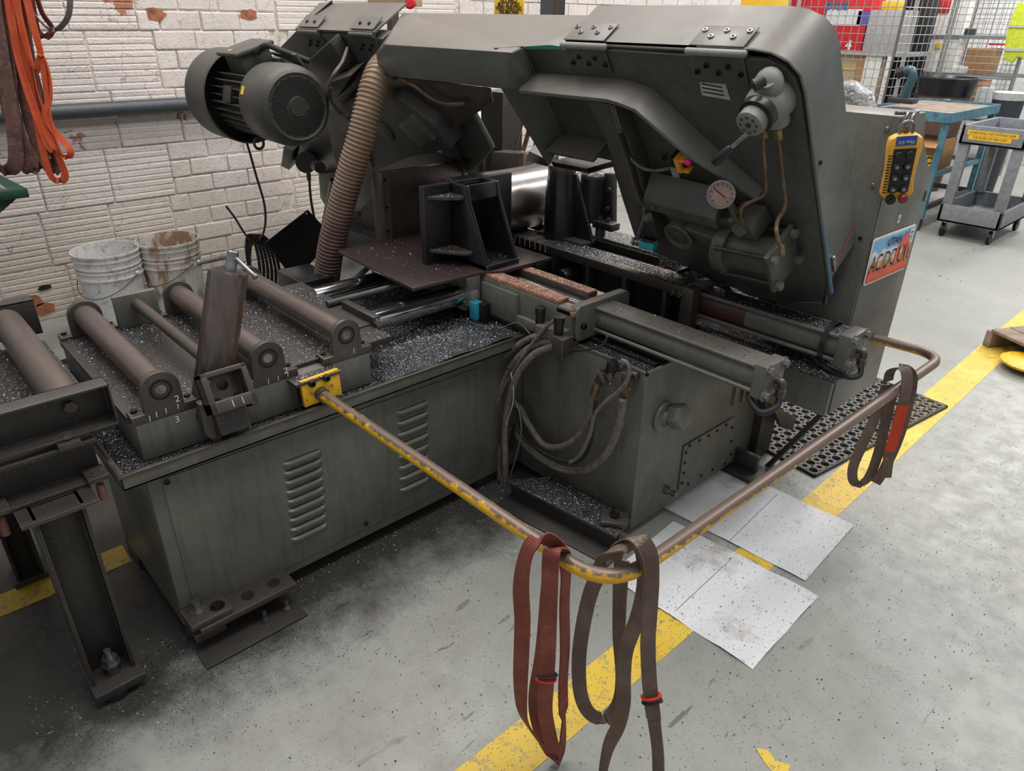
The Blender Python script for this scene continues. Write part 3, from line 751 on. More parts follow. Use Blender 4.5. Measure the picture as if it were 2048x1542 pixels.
for s in (-1, 1): bolt(ug, bc+BY*(s*.024)-BZ*.024-BX*.014, BX, .009, .009, 'dark_bolt', hexh=False)
part('paint_mark', text_mb('A', .022, bc-BX*.014+BY*-.032+BZ*.03, BY, BZ, .001), 'white_mark', ug)
for s in (-.004, .02): mark(ug, [bc+BX*(fd/2+.001)+BY*s-BZ*.044, bc+BX*(fd/2+.001)+BY*s-BZ*.026], .002)
# chips on the table
def f(r):
    x = -2.22+.57*r[0]; y = .34+.71*r[1]
    c_ = math.sin(x*11)+math.sin(y*17+1)+math.sin(x*7-y*13)
    if c_ < R_.uniform(-2.2, 2.6)-(1.2 if x < -2.0 else 0): return None
    return Vector((x, y, .667+(.005 if (y > .945 and x < -1.76) else 0)))
swarf('metal_chips', f, 26000, .0032, rc)
# yellow bracket carrying the guard rail
gb = thing('rail_bracket', 'yellow bolted plate holding the guard rail to the table block', 'bracket', (XB+.02, .78, .62))
P = [at(*q, x=XB+.03) for q in ((597, 762), (672, 735), (680, 785), (606, 812))]
part('yellow_plate', MB().prism(P, (.012, 0, 0)), 'yellow_plate', gb, bevel=.001)
part('ledge', MB().prism([(XB-.06, .70, .642), (XB+.045, .705, .642), (XB+.045, .835, .642), (XB-.06, .84, .642)], (0, 0, .008)), 'brown_steel', gb, bevel=.001)
part('spacer', MB().box(XB, XB+.03, .725, .815, .575, .64), 'dark_steel', gb)
for q in ((622, 766), (651, 755)): bolt(gb, at(*q, x=XB+.042), (1, 0, 0), .010, .012, 'dark_bolt', hexh=False)
def f(r): return Vector((XB-.055+.1*r[0], .71+.125*r[1], .651))
swarf('metal_chips', f, 1500, .0034, gb)
# ------------------------------------------------------------------ infeed conveyor at the left edge
cv = thing('roller_conveyor', 'dark steel channel roller conveyor on bolted H-legs at the left edge', 'conveyor', (-1.9, 0, 0))
XC = -1.62
mb = MB()
def channel(x, y0, y1, z0, z1, lip, t=.006, s=1):
    return MB().box(x-s*lip, x-s*(lip-t), y0, y1, z0, z1).box(x-s*lip, x, y0, y1, z1-t, z1).box(x-s*lip, x, y0, y1, z0, z0+t)
part('side_channel', channel(XC, -1.6, .300, .671, .773, .05).box(XC-.05, XC, .296, .300, .671, .773), 'dark_steel', cv, bevel=.0015)
part('side_channel', channel(-2.36, -1.6, .300, .671, .773, .05, s=-1), 'dark_steel', cv, bevel=.0015)
part('cross_beam', channel(XC+.0, -1.6, .245, .545, .655, .055, .010), 'dark_steel', cv, bevel=.0015)
part('deck_plate', MB().box(-2.31, XC-.05, -1.6, .296, .64, .648), 'dark_steel', cv)
part('deck_plate', MB().box(-2.20, XC-.10, -1.6, .08, .648, .656), 'dark_steel', cv)
for y in (-.22, .222):
    ro = part('roller', MB().lathe([(.015, 0), (.037, 0), (.0385, .004), (.0385, .62), (.037, .625), (.015, .625)], (XC-.052-.625, y, .728), (1, 0, 0), 40), 'roller_steel', cv)
    bolt(cv, (XC-.044, y, .728), (1, 0, 0), .014, .012, 'brown_steel')
for y in (-.06, .195):
    part('beam_clamp', MB().box(XC-.045, XC+.012, y-.022, y+.022, .655, .670), 'brown_steel', cv, bevel=.002)
    bolt(cv, (XC-.012, y, .676), (0, 0, 1), .011, .006, 'brown_steel', washer=True)
for y in (.035, .228):
    part('beam_clamp', MB().box(XC-.04, XC+.016, y-.022, y+.022, .555, .568), 'brown_steel', cv, bevel=.002)
    bolt(cv, (XC-.008, y, .568), (0, 0, 1), .011, .006, 'brown_steel', washer=True)
    part('stud', MB().cyl((XC, y, .50), (XC, y, .54), .009, seg=10), 'lamp_tint_deposit', cv)
def hleg(x1, yl, yr, z0, z1, d=.11):
    return MB().box(x1-d, x1, yl, yl+.008, z0, z1).box(x1-d, x1, yr-.008, yr, z0, z1).box(x1-d/2-.003, x1-d/2+.003, yl, yr, z0, z1)
part('leg', hleg(-1.56, .083, .182, .045, .545), 'dark_steel', cv, bevel=.001)
part('leg', hleg(-2.13, .03, .10, .02, .545, .08), 'dark_steel', cv, bevel=.001)
part('leg_cap', MB().box(-1.70, -1.55, .06, .21, .537, .545), 'brown_steel', cv)
part('foot_plate', MB().box(-1.675, -1.522, .078, .192, .022, .045), 'dark_steel', cv, bevel=.002)
part('foot_disc', MB().lathe([(.0, .022), (.03, .02), (.034, .006), (.034, 0), (0, 0)], (-1.555, .125, 0), (0, 0, 1), 28), 'black_cast', cv)
part('foot_plate', MB().box(-2.21, -2.12, .02, .11, .0, .02), 'dark_steel', cv)
p = Vector((-1.575, .135, .045))
part('levelling_screw', MB().cyl(p, p+Vector((0, 0, .075)), .008, seg=14).hexn(p+Vector((0, 0, .035)), p+Vector((0, 0, .052)), .018).cyl(p+Vector((0, 0, .031)), p+Vector((0, 0, .035)), .021), 'bright_bolt', cv)
part('screw_collar', MB().cyl(p, p+Vector((0, 0, .031)), .015, seg=20), 'brown_steel', cv)
def f(r):
    x = -2.28+.60*r[0]; y = -.05+.34*r[1]
    if abs(y-.222) < .03 or (y < .1 and r[2] < .8) or (x < -2.1 and r[2] < .5): return None
    return Vector((x, y, .649+.012*abs(r[6])*(1 if y > .25 else .4)))
swarf('metal_chips', f, 16000, .0034, cv)
# ------------------------------------------------------------------ main base cabinet
XM = -1.091; YM = 1.544
mc = thing('base_cabinet', 'olive green main base cabinet with bolted access plate and large hex plug', 'cabinet', (-1.4, 1.9, 0))
part('cabinet_body', MB().prism([(-2.6, YM, .035), (XM, YM, .035), (XM, YM+.055, .012), (XM, 2.25, .012), (-2.6, 2.25, .012)][:0] or [(-2.55, YM, .03), (XM, YM, .03), (XM, 2.25, .03), (-2.55, 2.25, .03)], (0, 0, .553)), 'green_paint', mc, bevel=.004)
part('deck_rim', MB().box(XM-.008, XM, YM, 2.25, .583, .594).box(-1.6, XM, YM, YM+.008, .583, .594), 'green_paint', mc, bevel=.001)
part('swarf_bed', MB().box(-1.62, XM-.009, YM+.009, 2.25, .583, .588), 'swarf_bed', mc, smooth=False, kind='stuff')
P = [at(*q, x=XM+.002) for q in ((1367, 892), (1467, 834), (1462, 921), (1355, 981))]
ap = part('access_plate', MB().prism(P, (.004, 0, 0)), 'green_paint', mc, bevel=.001)
for a, b, n in ((0, 1, 5), (1, 2, 3), (3, 0, 4), (2, 3, 4)):
    for i in range(n):
        q = P[a].lerp(P[b], (i+.5)/n if n < 5 else (i+.3)/n); cc = (P[0]+P[1]+P[2]+P[3])/4; q = q+(cc-q).normalized()*.014
        bolt(mc, q+Vector((.004, 0, 0)), (1, 0, 0), .0055, .0045)
pc = at(1325, 832, x=XM)
mb = MB().lathe([(.048, 0), (.052, .008), (.05, .012), (.03, .018), (.027, .03)], pc, (1, 0, 0), 32)
part('plug_flange', mb, 'green_paint', mc)
pd = pc+Vector((.03, .012, .008))
part('hex_plug', MB().hexn(pd-Vector((.002, 0, 0)), pd+Vector((.036, .006, .01)), .042).cyl(pd+Vector((.036, .006, .01)), pd+Vector((.040, .006, .011)), .034), 'green_paint', mc, bevel=.003)
p = at(1330, 978, x=XM)
part('drain_fitting', MB().cyl(p, p+Vector((.02, 0, 0)), .015, seg=6).cyl(p+Vector((.02, 0, 0)), p+Vector((.045, 0, 0)), .010, seg=14), 'bright_bolt', mc)
for q in ((1470, 782), (1487, 775)):
    p = at(*q, x=XM); part('bracket_strip', MB().box(XM, XM+.008, p.y-.008, p.y+.008, p.z-.055, p.z+.05), 'brass' if q[0] > 1480 else 'green_paint', mc)
part('cylinder_stay', MB().prism([at(*q, x=XM+.06) for q in ((1533, 805), (1582, 830), (1577, 858), (1556, 852))], (.02, 0, 0)), 'dark_steel', mc, bevel=.002)
# chips on the cabinet deck, and the dark grooved grate
part('dark_backing', MB().box(-1.95, -1.01, 2.13, 2.25, .583, .735), 'swarf_bed', mc, bevel=.004)  # dark backing added to close off the bright gap under the head
for i in range(9):
    y = 1.60+.042*i
    part('grate_bar', MB().box(-1.40, XM-.02, y, y+.02, .588, .600), 'black_cast', mc, bevel=.003)
def f(r):
    x = -1.6+.495*r[0]; y = YM+.012+.68*r[1]
    if r[2] < .35*(x+1.6)/.5: return None
    return Vector((x, y, .602 if (x > -1.4 and ((y-1.6) % .042) < .02 and 1.6 < y < 1.96) else .590))
swarf('metal_chips', f, 18000, .0032, mc)
# mounting beam under the cabinet
bm_ = thing('mounting_beam', 'chip-strewn steel mounting beam with slotted holes under the base cabinet', 'beam', (-1.3, 1.42, 0))
P = [at(*q, z=.085) for q in ((1012, 962), (1231, 1073), (1262, 1040), (1105, 953))]
part('beam_top', MB().prism([p-Vector((0, 0, .01)) for p in P], (0, 0, .01)), 'dark_steel', bm_, bevel=.001)
d = (P[1]-P[0]).normalized(); nrm = Vector((-d.y, d.x, 0))
c0 = P[0]+nrm*.03; c1 = P[1]+nrm*.03
part('beam_web', MB().obox((c0+c1)/2-Vector((0, 0, .045)), (c1-c0).length, .008, .07, d, nrm), 'dark_steel', bm_)
part('bottom_flange', MB().obox((c0+c1)/2-Vector((0, 0, .081))+nrm*-.012, (c1-c0).length+.02, .13, .007, d, nrm), 'dark_steel', bm_, bevel=.001)
for q, r in (((1101, 983), .017), ((1172, 1026), .017)):
    p = at(*q, z=.0855); part('beam_hole', MB().cyl(p-Vector((0, 0, .002)), p+Vector((0, 0, .0006)), r, seg=20), 'black_ink', bm_)
pp = at(1228, 1042, z=.088)
part('clamp_block', MB().obox(pp+Vector((0, 0, .008)), .085, .07, .02, (0.8, .6, 0), (-.6, .8, 0)), 'dark_steel', bm_, bevel=.006)
part('stud', MB().cyl(pp+Vector((0, 0, .018)), pp+Vector((0, 0, .055)), .009, seg=12).hexn(pp+Vector((0, 0, .018)), pp+Vector((0, 0, .032)), .016), 'dark_bolt', bm_)
a0 = P[0]; L01 = P[1]-P[0]; W01 = P[3]-P[0]
def f(r):
    q = P[0].lerp(P[1], r[0]).lerp(P[3].lerp(P[2], r[0]), r[1]); return Vector((q.x, q.y, .0865))
swarf('metal_chips', f, 5500, .0034, bm_)
# ------------------------------------------------------------------ feed shuttle with vise slide
sh = thing('feed_shuttle', 'green cast feed shuttle with crusted slide rails tinted lamp-glow orange on two chrome bars', 'shuttle', (-1.8, 1.5, .6))
part('shuttle_body', MB().box(-2.38, -1.37, 1.512, 1.56, .60, .712).box(-2.38, -1.37, 1.62, 1.76, .60, .69).box(-2.38, -1.37, 1.5, 1.78, .595, .63), 'green_paint', sh, bevel=.004)
part('slide_rail', MB().box(-1.98, -1.43, 1.514, 1.566, .712, .726), 'lamp_tint_crust', sh, bevel=.002)
part('slide_rail', MB().box(-1.98, -1.43, 1.655, 1.70, .69, .716), 'brown_steel', sh, bevel=.002)
part('rail_top', MB().box(-1.98, -1.432, 1.656, 1.698, .716, .719), 'lamp_tint_crust', sh)
part('slide_step', MB().box(-1.432, -1.36, 1.512, 1.56, .69, .706), 'lamp_tint_crust', sh, bevel=.002)
part('slide_step', MB().box(-1.432, -1.36, 1.655, 1.71, .68, .700), 'lamp_tint_crust', sh, bevel=.002)
part('piston_rod', MB().cyl((-1.96, 1.612, .700), (-1.37, 1.612, .690), .012, seg=20), 'chrome', sh)
part('rod_collar', MB().cyl((-1.78, 1.612, .698), (-1.765, 1.612, .698), .016, seg=20), 'dark_steel', sh)
part('support_plate', MB().prism([(-2.30, 1.262, .722), (-1.792, 1.230, .722), (-1.78, 1.50, .722), (-1.74, 1.56, .722), (-1.74, 1.80, .722), (-2.34, 1.80, .722)], (0, 0, .012)), 'plate_steel', sh, bevel=.0015)
part('seam_strip', MB().box(-1.93, -1.78, 1.45, 1.453, .734, .7348), 'bright_bolt', sh)
part('side_casting', MB().prism([(-1.78, 1.50, .722), (-1.78, 1.44, .722), (-1.78, 1.47, .62), (-1.78, 1.50, .60)], (-.03, 0, 0)), 'green_paint', sh, bevel=.003)
def rodpt(px, py, z): return at(px, py, z=z)
r1a = Vector((-1.905, .95, .625)); r1b = Vector((-1.905, 1.50, .625))
for x, z, nm in ((-1.83, .650, 'guide_rod'), (-2.12, .650, 'guide_rod')):
    part(nm, MB().cyl((x, 1.055, z), (x, 1.51, z), .036, seg=40), 'chrome', sh)
    part('rod_collar', MB().lathe([(.037, 0), (.056, 0), (.056, .03), (.045, .045), (.037, .045)], (x, 1.455, z), (0, 1, 0), 36), 'grey_cast', sh)
part('lead_screw', MB().lathe([(.010+.0018*(k % 2), k*.0035) for k in range(140)], (-1.965, 1.02, .682), (0, 1, 0), 14), 'dark_steel', sh)
part('rod_clamp', MB().box(-1.93, -1.745, 1.05, 1.075, .660, .695), 'dark_steel', sh, bevel=.002)
bolt(sh, (-1.745, 1.062, .680), (1, -.3, 0), .010, .022, 'bright_bolt')
part('face_plate', MB().box(-1.775, -1.60, 1.498, 1.512, .60, .70), 'green_paint', sh, bevel=.002)
# limit switch on the shuttle
ls = part('limit_switch', MB().obox(at(968, 625, y=1.48), .030, .03, .07), 'black_plastic', sh, bevel=.003)
q = at(952, 620, y=1.465)
part('switch_housing', MB().obox(q, .032, .034, .062).obox(q-Vector((0, 0, .038)), .02, .022, .018), 'teal_plastic', ls, bevel=.003)
part('switch_plunger', MB().cyl(q+Vector((-.014, -.005, .01)), q+Vector((-.040, -.012, .01)), .009, seg=14), 'brown_steel', ls)
e0 = q-Vector((0, 0, .045)); e1 = at(963, 650, y=1.45)
part('elbow_fitting', MB().tube(fillet([e0, e0-Vector((0, 0, .022)), e0+Vector((.03, -.005, -.03))], .012), .0095, 12).cyl(e0+Vector((.022, -.004, -.028)), e0+Vector((.036, -.006, -.031)), .012, seg=6), 'brass', ls)
w0 = e0+Vector((.036, -.006, -.031))
part('sensor_cable', MB().tube(smooth_path([w0, at(1000, 658, y=1.49), at(1035, 645, y=1.50), at(1060, 668, y=1.50)], 8), .0025, 6), 'hose_grey', ls)
# hydraulic fittings on the shuttle front
for q in ((1080, 625), (1117, 645)):
    y = 1.485 if q[0] < 1100 else 1.46
    p = at(q[0], q[1]+22, y=y)
    ff = part('valve_cap', MB().cyl(p, p+Vector((0, 0, .035)), .015, seg=18).cyl(p+Vector((0, 0, .035)), p+Vector((0, 0, .055)), .017, seg=18), 'black_plastic', sh, bevel=.001)
    part('valve_neck', MB().hexn(p-Vector((0, 0, .022)), p, .012), 'brass', ff)
mp = at(1125, 690, y=1.46)
part('manifold_block', MB().obox(mp, .045, .05, .06).cyl(mp-Vector((0, 0, .045)), mp-Vector((0, 0, .03)), .012), 'brown_steel', sh, bevel=.003)
part('manifold_block', MB().box(mp.x-.12, mp.x-.02, 1.46, 1.512, mp.z-.0, mp.z+.03), 'green_paint', sh, bevel=.003)
def f(r):
    k = r[0]
    if k < .35: return Vector((-1.97+.54*r[1], 1.657+.04*r[2], .7195))
    if k < .6: return Vector((-1.97+.54*r[1], 1.516+.048*r[2], .727))
    if k < .8: return Vector((-2.28+.48*r[1], 1.3+.2*r[2], .735))
    return Vector((-1.97+.6*r[1], 1.57+.08*r[2], .692))
swarf('metal_chips', f, 2600, .0034, sh)
# ------------------------------------------------------------------ movable vise jaw
vj = thing('vise_jaw', 'black cast movable vise jaw with stepped gussets on the shuttle plate', 'vise jaw', (-1.85, 1.55, .734))
Z0 = .734
part('jaw_plate', MB().box(-1.975, -1.950, 1.40, 1.795, Z0, 1.0), 'black_cast', vj, bevel=.002)
part('jaw_foot', MB().box(-1.975, -1.765, 1.515, 1.665, Z0, Z0+.018), 'black_cast', vj, bevel=.002)
for y in (1.515, 1.648):
    part('jaw_rib', MB().prism([(-1.952, y, Z0), (-1.767, y, Z0), (-1.772, y, Z0+.03), (-1.862, y, .955), (-1.872, y, 1.0), (-1.952, y, 1.0)], (0, .014, 0)), 'black_cast', vj, bevel=.002)
part('jaw_box', MB().prism([(-1.864, 1.529, .95), (-1.864, 1.648, .95), (-1.872, 1.648, 1.0), (-1.872, 1.529, 1.0)], (-.014, 0, 0)), 'black_cast', vj, bevel=.002)
def shelf(z0, d0):
    pts = [(-1.951, 1.418, z0)]
    for k in range(9):
        t = k/8; pts.append((-1.951+d0*math.sin(t*math.pi/2)**1.0, 1.418+.099*t, z0))
    pts.append((-1.951, 1.517, z0)); return pts
part('gusset', MB().prism(shelf(.955, .075), (0, 0, .012)), 'brown_steel', vj, bevel=.002)
part('gusset', MB().prism(shelf(.775, .115), (0, 0, .012)), 'brown_steel', vj, bevel=.002)
part('jaw_web', MB().box(-1.955, -1.945, 1.515, 1.665, Z0, .99), 'black_cast', vj)
def f(r):
    if r[0] < .6: return Vector((-1.94+.16*r[1], 1.53+.115*r[2], Z0+.019))
    if r[0] < .8: return Vector((-1.94+.05*r[1], 1.45+.06*r[2], .968))
    return Vector((-1.94+.08*r[1], 1.44+.07*r[2], .788))
swarf('metal_chips', f, 600, .004, vj)
# fixed jaw: tall ground plate with wear strips
fj = thing('fixed_jaw_plate', 'tall brown steel fixed jaw plate with bolted edge strips behind the black jaw', 'jaw plate', (-2.3, 1.65, .734))
P = [at(*q, x=-2.30) for q in ((752, 345), (930, 325))]
part('face_plate', MB().box(-2.33, -2.30, 1.462, 1.85, .734, .985), 'plate_steel', fj, bevel=.002)
part('edge_strip', MB().box(-2.335, -2.292, 1.445, 1.462, .70, .987), 'roller_steel', fj, bevel=.001)
part('edge_strip', MB().box(-2.335, -2.296, 1.85, 1.87, .734, .987), 'roller_steel', fj, bevel=.001)
part('wear_strip', MB().box(-2.30, -2.296, 1.464, 1.495, .734, .984), 'brown_steel', fj)
for z in (.96, .86, .77): bolt(fj, (-2.296, 1.479, z), (1, 0, 0), .006, .003, hexh=False)
part('back_rib', MB().prism([(-2.33, 1.56, .70), (-2.62, 1.56, .70), (-2.62, 1.56, .78), (-2.36, 1.56, .96), (-2.33, 1.56, .96)], (0, .02, 0)), 'black_cast', fj)
part('back_casting', MB().box(-2.8, -2.34, 1.50, 1.9, .58, .70), 'black_cast', fj, bevel=.006)
def f(r): return Vector((-2.33+.03*r[1], 1.47+.38*r[2], .9865))
swarf('metal_chips', f, 160, .0035, fj)
# round bar held in the vises
rb = solo('round_bar', MB().lathe([(.0, 0), (.117, 0), (.12, .003), (.12, .52), (.117, .523), (0, .523)], (-2.095, 1.62, .857), (0, 1, 0), 64), 'round_bar',
     'thick shiny turned steel bar clamped between the black vise jaws', 'steel bar')
# ------------------------------------------------------------------ front vise bed
fb = thing('front_vise_bed', 'oily black vise bed with ribbed rail in front of the saw blade', 'vise bed', (-1.7, 1.95, .6))
part('bed_rail', MB().box(-2.35, -1.19, 1.865, 1.905, .715, .745), 'dark_steel', fb, bevel=.002)
part('bed_top', MB().box(-2.35, -1.21, 1.905, 1.985, .712, .742), 'swarf_bed', fb, bevel=.001)
part('bed_web', MB().box(-2.35, -1.22, 1.91, 1.96, .585, .715), 'black_cast', fb)
part('end_cap', MB().box(-1.22, -1.18, 1.86, 1.91, .60, .748), 'brown_steel', fb, bevel=.003)
for i in range(5): part('bed_rib', MB().box(-1.98+.17*i, -1.965+.17*i, 1.872, 1.91, .59, .715), 'dark_steel', fb, bevel=.002)
part('bed_boss', MB().cyl((-1.86, 1.80, .66), (-1.86, 1.90, .66), .05, seg=24), 'black_cast', fb, bevel=.003)
part('bed_boss', MB().cyl((-1.72, 1.83, .65), (-1.72, 1.90, .65), .035, seg=24), 'black_cast', fb, bevel=.003)
part('stop_screw', MB().cyl((-1.275, 1.878, .745), (-1.275, 1.878, .775), .004, seg=8), 'bright_bolt', fb)
for x in (-1.25, -1.225): bolt(fb, (x, 1.862, .722), (0, -1, 0), .010, .010, 'brown_steel', hexh=False)
def f(r):
    x = -1.95+.75*r[0]**.7; return Vector((x, 1.868+.11*r[1], .7465 if r[1] < .3 else .743))
swarf('metal_chips', f, 6000, .0034, fb)
# coolant-wet knife edge blocks under the bar: glossy ledges with white drips
for i in range(7):
    part('drip_line', MB().box(-2.005+.028*i, -2.0035+.028*i, 1.8635, 1.8648, .716, .744), 'white_mark', fb)
# front vise jaw
fv = thing('front_vise_jaw', 'black front vise jaw with tapered rib, lit from behind, next to the blade guide', 'vise jaw', (-1.87, 2.0, .742))
part('jaw_column', MB().lathe([(.062, 0), (.058, .17), (.050, .262), (.046, .266)], (-1.893, 1.996, .745), (0, 0, 1), 30), 'black_cast', fv)
part('column_cap', MB().cyl((-1.893, 1.996, .985), (-1.893, 1.996, 1.014), .0525, seg=30), 'brown_steel', fv, bevel=.003)
part('jaw_rib', MB().prism([(-1.86, 2.012, .745), (-1.735, 2.012, .745), (-1.742, 2.012, .765), (-1.835, 2.012, .985), (-1.86, 2.012, .985)], (0, .012, 0)), 'black_cast', fv, bevel=.0015)
part('jaw_foot', MB().box(-1.98, -1.74, 1.96, 2.03, .742, .752), 'brown_steel', fv)
# blade guide arm and blade
bgd = thing('blade_guide', 'black blade guide arm with round roller housing and bolted block', 'blade guide', (-1.78, 2.06, .75))
pa = at(1195, 385, y=2.075)
part('guide_arm', MB().cyl(pa+Vector((-.02, 0, .055)), pa+Vector((-.02, 0, -.11)), .052, .046, seg=28).sphere(pa+Vector((-.02, 0, .055)), .052, 20, (1, 1, .5)), 'black_cast', bgd)
part('arm_bracket', MB().obox(pa+Vector((.045, .02, -.02)), .05, .03, .19, (1, 0, .1), (0, 1, 0), (-.1, 0, 1)), 'black_cast', bgd, bevel=.006)
for dz in (-.02, .05): bolt(bgd, pa+Vector((.055, -.0, dz-.03)), (.2, -1, .1), .009, .012, 'dark_bolt', hexh=False)
pk = at(1212, 450, y=2.055)
part('guide_block', MB().obox(pk, .095, .05, .028), 'black_cast', bgd, bevel=.004)
for dx in (-.028, .012): bolt(bgd, pk+Vector((dx, -.005, .014)), (0, 0, 1), .010, .016, 'dark_bolt', hexh=False)
part('guide_stud', MB().cyl(pk+Vector((-.025, 0, -.014)), pk+Vector((-.025, 0, -.05)), .019, seg=22), 'dark_steel', bgd)
# ------------------------------------------------------------------ hydraulic cylinders
def cylinder(x0, x1, y, z, label, flag, fsize):
    c = thing('hydraulic_cylinder', label, 'cylinder', ((x0+x1)/2, y, z-.06), group='clamping cylinders')
    part('barrel', MB().cyl((x0, y, z), (x1, y, z), .042, seg=40), 'green_paint', c)
    w, h = fsize
    pts = []
    r = .02
    for cx, cz, a0 in ((w/2-r, h/2-r, 0), (-w/2+r, h/2-r, 90), (-w/2+r, -h/2+r, 180), (w/2-r, -h/2+r, 270)):
        for k in range(5):
            a = math.radians(a0+90*k/4); pts.append((x0-.03, y+cx+r*math.cos(a), z+cz+r*math.sin(a)))
    part('mounting_flange', MB().prism(pts, (.034, 0, 0)), 'green_paint', c, bevel=.003)
    part('end_cap', MB().box(x1-.004, x1+.034, y-.05, y+.05, z-.048, z+.048), 'green_paint', c, bevel=.004)
    for sy in (-1, 1):
        for sz in (-1, 1):
            yy = y+sy*.039; zz = z+sz*.036
            part('tie_rod', MB().cyl((x0, yy, zz), (x1, yy, zz), .0065, seg=12), 'green_paint', c)
            bolt(c, (x1+.034, yy, zz), (1, 0, 0), .0115, .012, 'green_paint', name='tie_rod_nut', washer=True)
    p = Vector((x1+.034, y+.008, z-.004))
    part('port_elbow', MB().tube(fillet([p, p+Vector((.02, 0, 0)), p+Vector((.02, 0, -.045))], .01), .011, 12).hexn(p+Vector((.02, 0, -.02)), p+Vector((.02, 0, -.040)), .014), 'brown_steel', c)
    return c
c1 = cylinder(-1.36, -.80, 1.650, .664, 'nearer green hydraulic cylinder with tie rods over the base cabinet', 1, (.25, .115))
part('sleeve', MB().box(-1.36, -.804, 1.612, 1.688, .70, .7075), 'green_paint', c1, bevel=.003)
bolt(c1, (-1.356, 1.553, .655), (1, 0, 0), .010, .012, 'dark_bolt', hexh=False)
part('flange_bracket', MB().box(-1.46, -1.39, 1.535, 1.66, .594, .62), 'brown_steel', c1)
part('supply_hose', MB().tube(smooth_path([(-.745, 1.658, .615), (-.742, 1.64, .595), (-.76, 1.60, .585), (-.80, 1.61, .60), (-.82, 1.63, .62)], 8), .009, 12), 'black_rubber', c1)
c2 = cylinder(-1.20, -.725, 1.955, .686, 'farther oil-blackened hydraulic cylinder beside the control cabinet', 2, (.12, .12))
part('barrel_stain', MB().lathe([(.0425, 0), (.0425, .17)], (-1.19, 1.955, .686), (1, 0, 0), 40, capped=False), 'grimy_red', c2, label='grimy dark red section')
part('sleeve', MB().box(-1.2, -.73, 1.92, 1.99, .722, .7285), 'swarf_bed', c2, bevel=.002)
part('cylinder_strap', MB().lathe([(.060, -.007), (.064, -.007), (.064, .007), (.060, .007)], (-.765, 1.955, .684), (1, 0, 0), 32, capped=False), 'black_plastic', c2)
part('supply_hose', MB().tube(smooth_path([(-.67, 1.963, .637), (-.665, 1.95, .615), (-.69, 1.93, .608), (-.74, 1.925, .613), (-.79, 1.93, .63)], 8), .008, 12), 'black_rubber', c2)
def f(r): return Vector((-1.2+.47*r[0], 1.925+.06*r[1], .7295))
swarf('metal_chips', f, 1900, .0032, c2)
def f(r): return Vector((-1.36+.55*r[0], 1.615+.07*r[1], .7083))
swarf('metal_chips', f, 260, .0034, c1)
# ------------------------------------------------------------------ control cabinet with plate
cc_ = thing('control_cabinet', 'tall green control cabinet beside the saw head with a licence plate on its side', 'cabinet', (-.9, 2.23, .4))
XP = -.766
P = [at(*q, x=XP) for q in ((1663, 824), (1751, 759), (1848, 400), (1865, 345), (1835, 308), (1802, 230))]
Y0, Y1 = 2.062, 2.41
prof = [(Y0, .405), (Y1, .405), (Y1, 1.09), (2.36, 1.13), (2.27, 1.21), (2.235, 1.285), (Y0, 1.285)]
part('cabinet_body', MB().prism([(XP, y, z) for y, z in prof], (-.235, 0, 0)), 'green_paint', cc_, bevel=.003)
part('side_cover', MB().prism([(XP, y+(.004 if y < 2.1 else -.004), z) for y, z in prof[:3]]+[(XP, 2.355, 1.125), (XP, 2.07, 1.28)], (.003, 0, 0)), 'green_paint', cc_, bevel=.001)
for q in ((1774, 258), (1746, 371), (1721, 476)):
    bolt(cc_, at(*q, y=Y0), (0, -1, 0), .006, .005, 'bright_bolt' if q[1] < 400 else 'dark_bolt', hexh=False)
for q in ((1850, 392),): part('latch_slot', MB().obox(at(*q, x=XP+.004), .002, .003, .03), 'black_ink', cc_)
part('tray_shelf', MB().box(-1.17, -.70, 1.88, 2.062, .598, .606), 'swarf_bed', cc_, bevel=.001)
part('shelf_box', MB().box(-1.0, XP, 2.04, 2.064, .405, .598), 'green_paint', cc_, bevel=.002)
part('support_strut', MB().prism([(XP-.03, 2.30, .405), (XP-.03, 2.33, .405), (-1.0, 2.30, .0), (-1.0, 2.26, .0)], (-.02, 0, 0)), 'dark_steel', cc_)
part('support_leg', MB().box(-1.15, -1.06, 2.25, 2.36, 0, .405), 'dark_steel', cc_)
part('vent_tag', MB().obox(at(1798, 438, x=XP+.004), .001, .018, .022), 'white_mark', cc_)
part('tag_mark', text_mb('6', .018, at(1798, 438, x=XP+.0045), (0, 1, 0), (0, 0, 1), .0006), 'black_ink', cc_)
def f(r): return Vector((-1.15+.44*r[0], 1.885+.17*r[1], .607))
swarf('metal_chips', f, 4500, .0034, cc_)
# licence plate
lp = thing('licence_plate', 'blue and orange desert licence plate reading UTAH on the control cabinet', 'licence plate', (XP+.006, 2.24, .82))
q0, q1, q2, q3 = [at(*q, x=XP+.006) for q in ((1725, 573), (1808, 537), (1832, 447), (1747, 478))]
cy = 2.24; cz = .884; W = .304; H = .146; sk = 0
def Lp(u, v, d=0): # u 0..1, v 0..1 in the plate
    a = q0.lerp(q1, u); b = q3.lerp(q2, u); p = a.lerp(b, v); return Vector((XP+.006+d, p.y, p.z))
def poly(uv, d, th=.0005): return MB().prism([Lp(u, v, d) for u, v in uv], (th, 0, 0))
part('plate_base', poly([(.03, 0), (.97, 0), (1, .04), (1, .96), (.97, 1), (.03, 1), (0, .96), (0, .04)], 0, .002), 'plate_white', lp)
def band(name, lo, hi, mat, d, fl=None, fh=None):
    n = 24; U = [.025+.95*i/n for i in range(n+1)]
    lo_ = [(u, max(.04, lo+(fl(u) if fl else 0))) for u in U]; hi_ = [(u, min(.95, hi+(fh(u) if fh else 0))) for u in U]
    part(name, poly(lo_+hi_[::-1], d), mat, lp, smooth=False)
band('sky_field', .5, .95, 'plate_blue', .002)
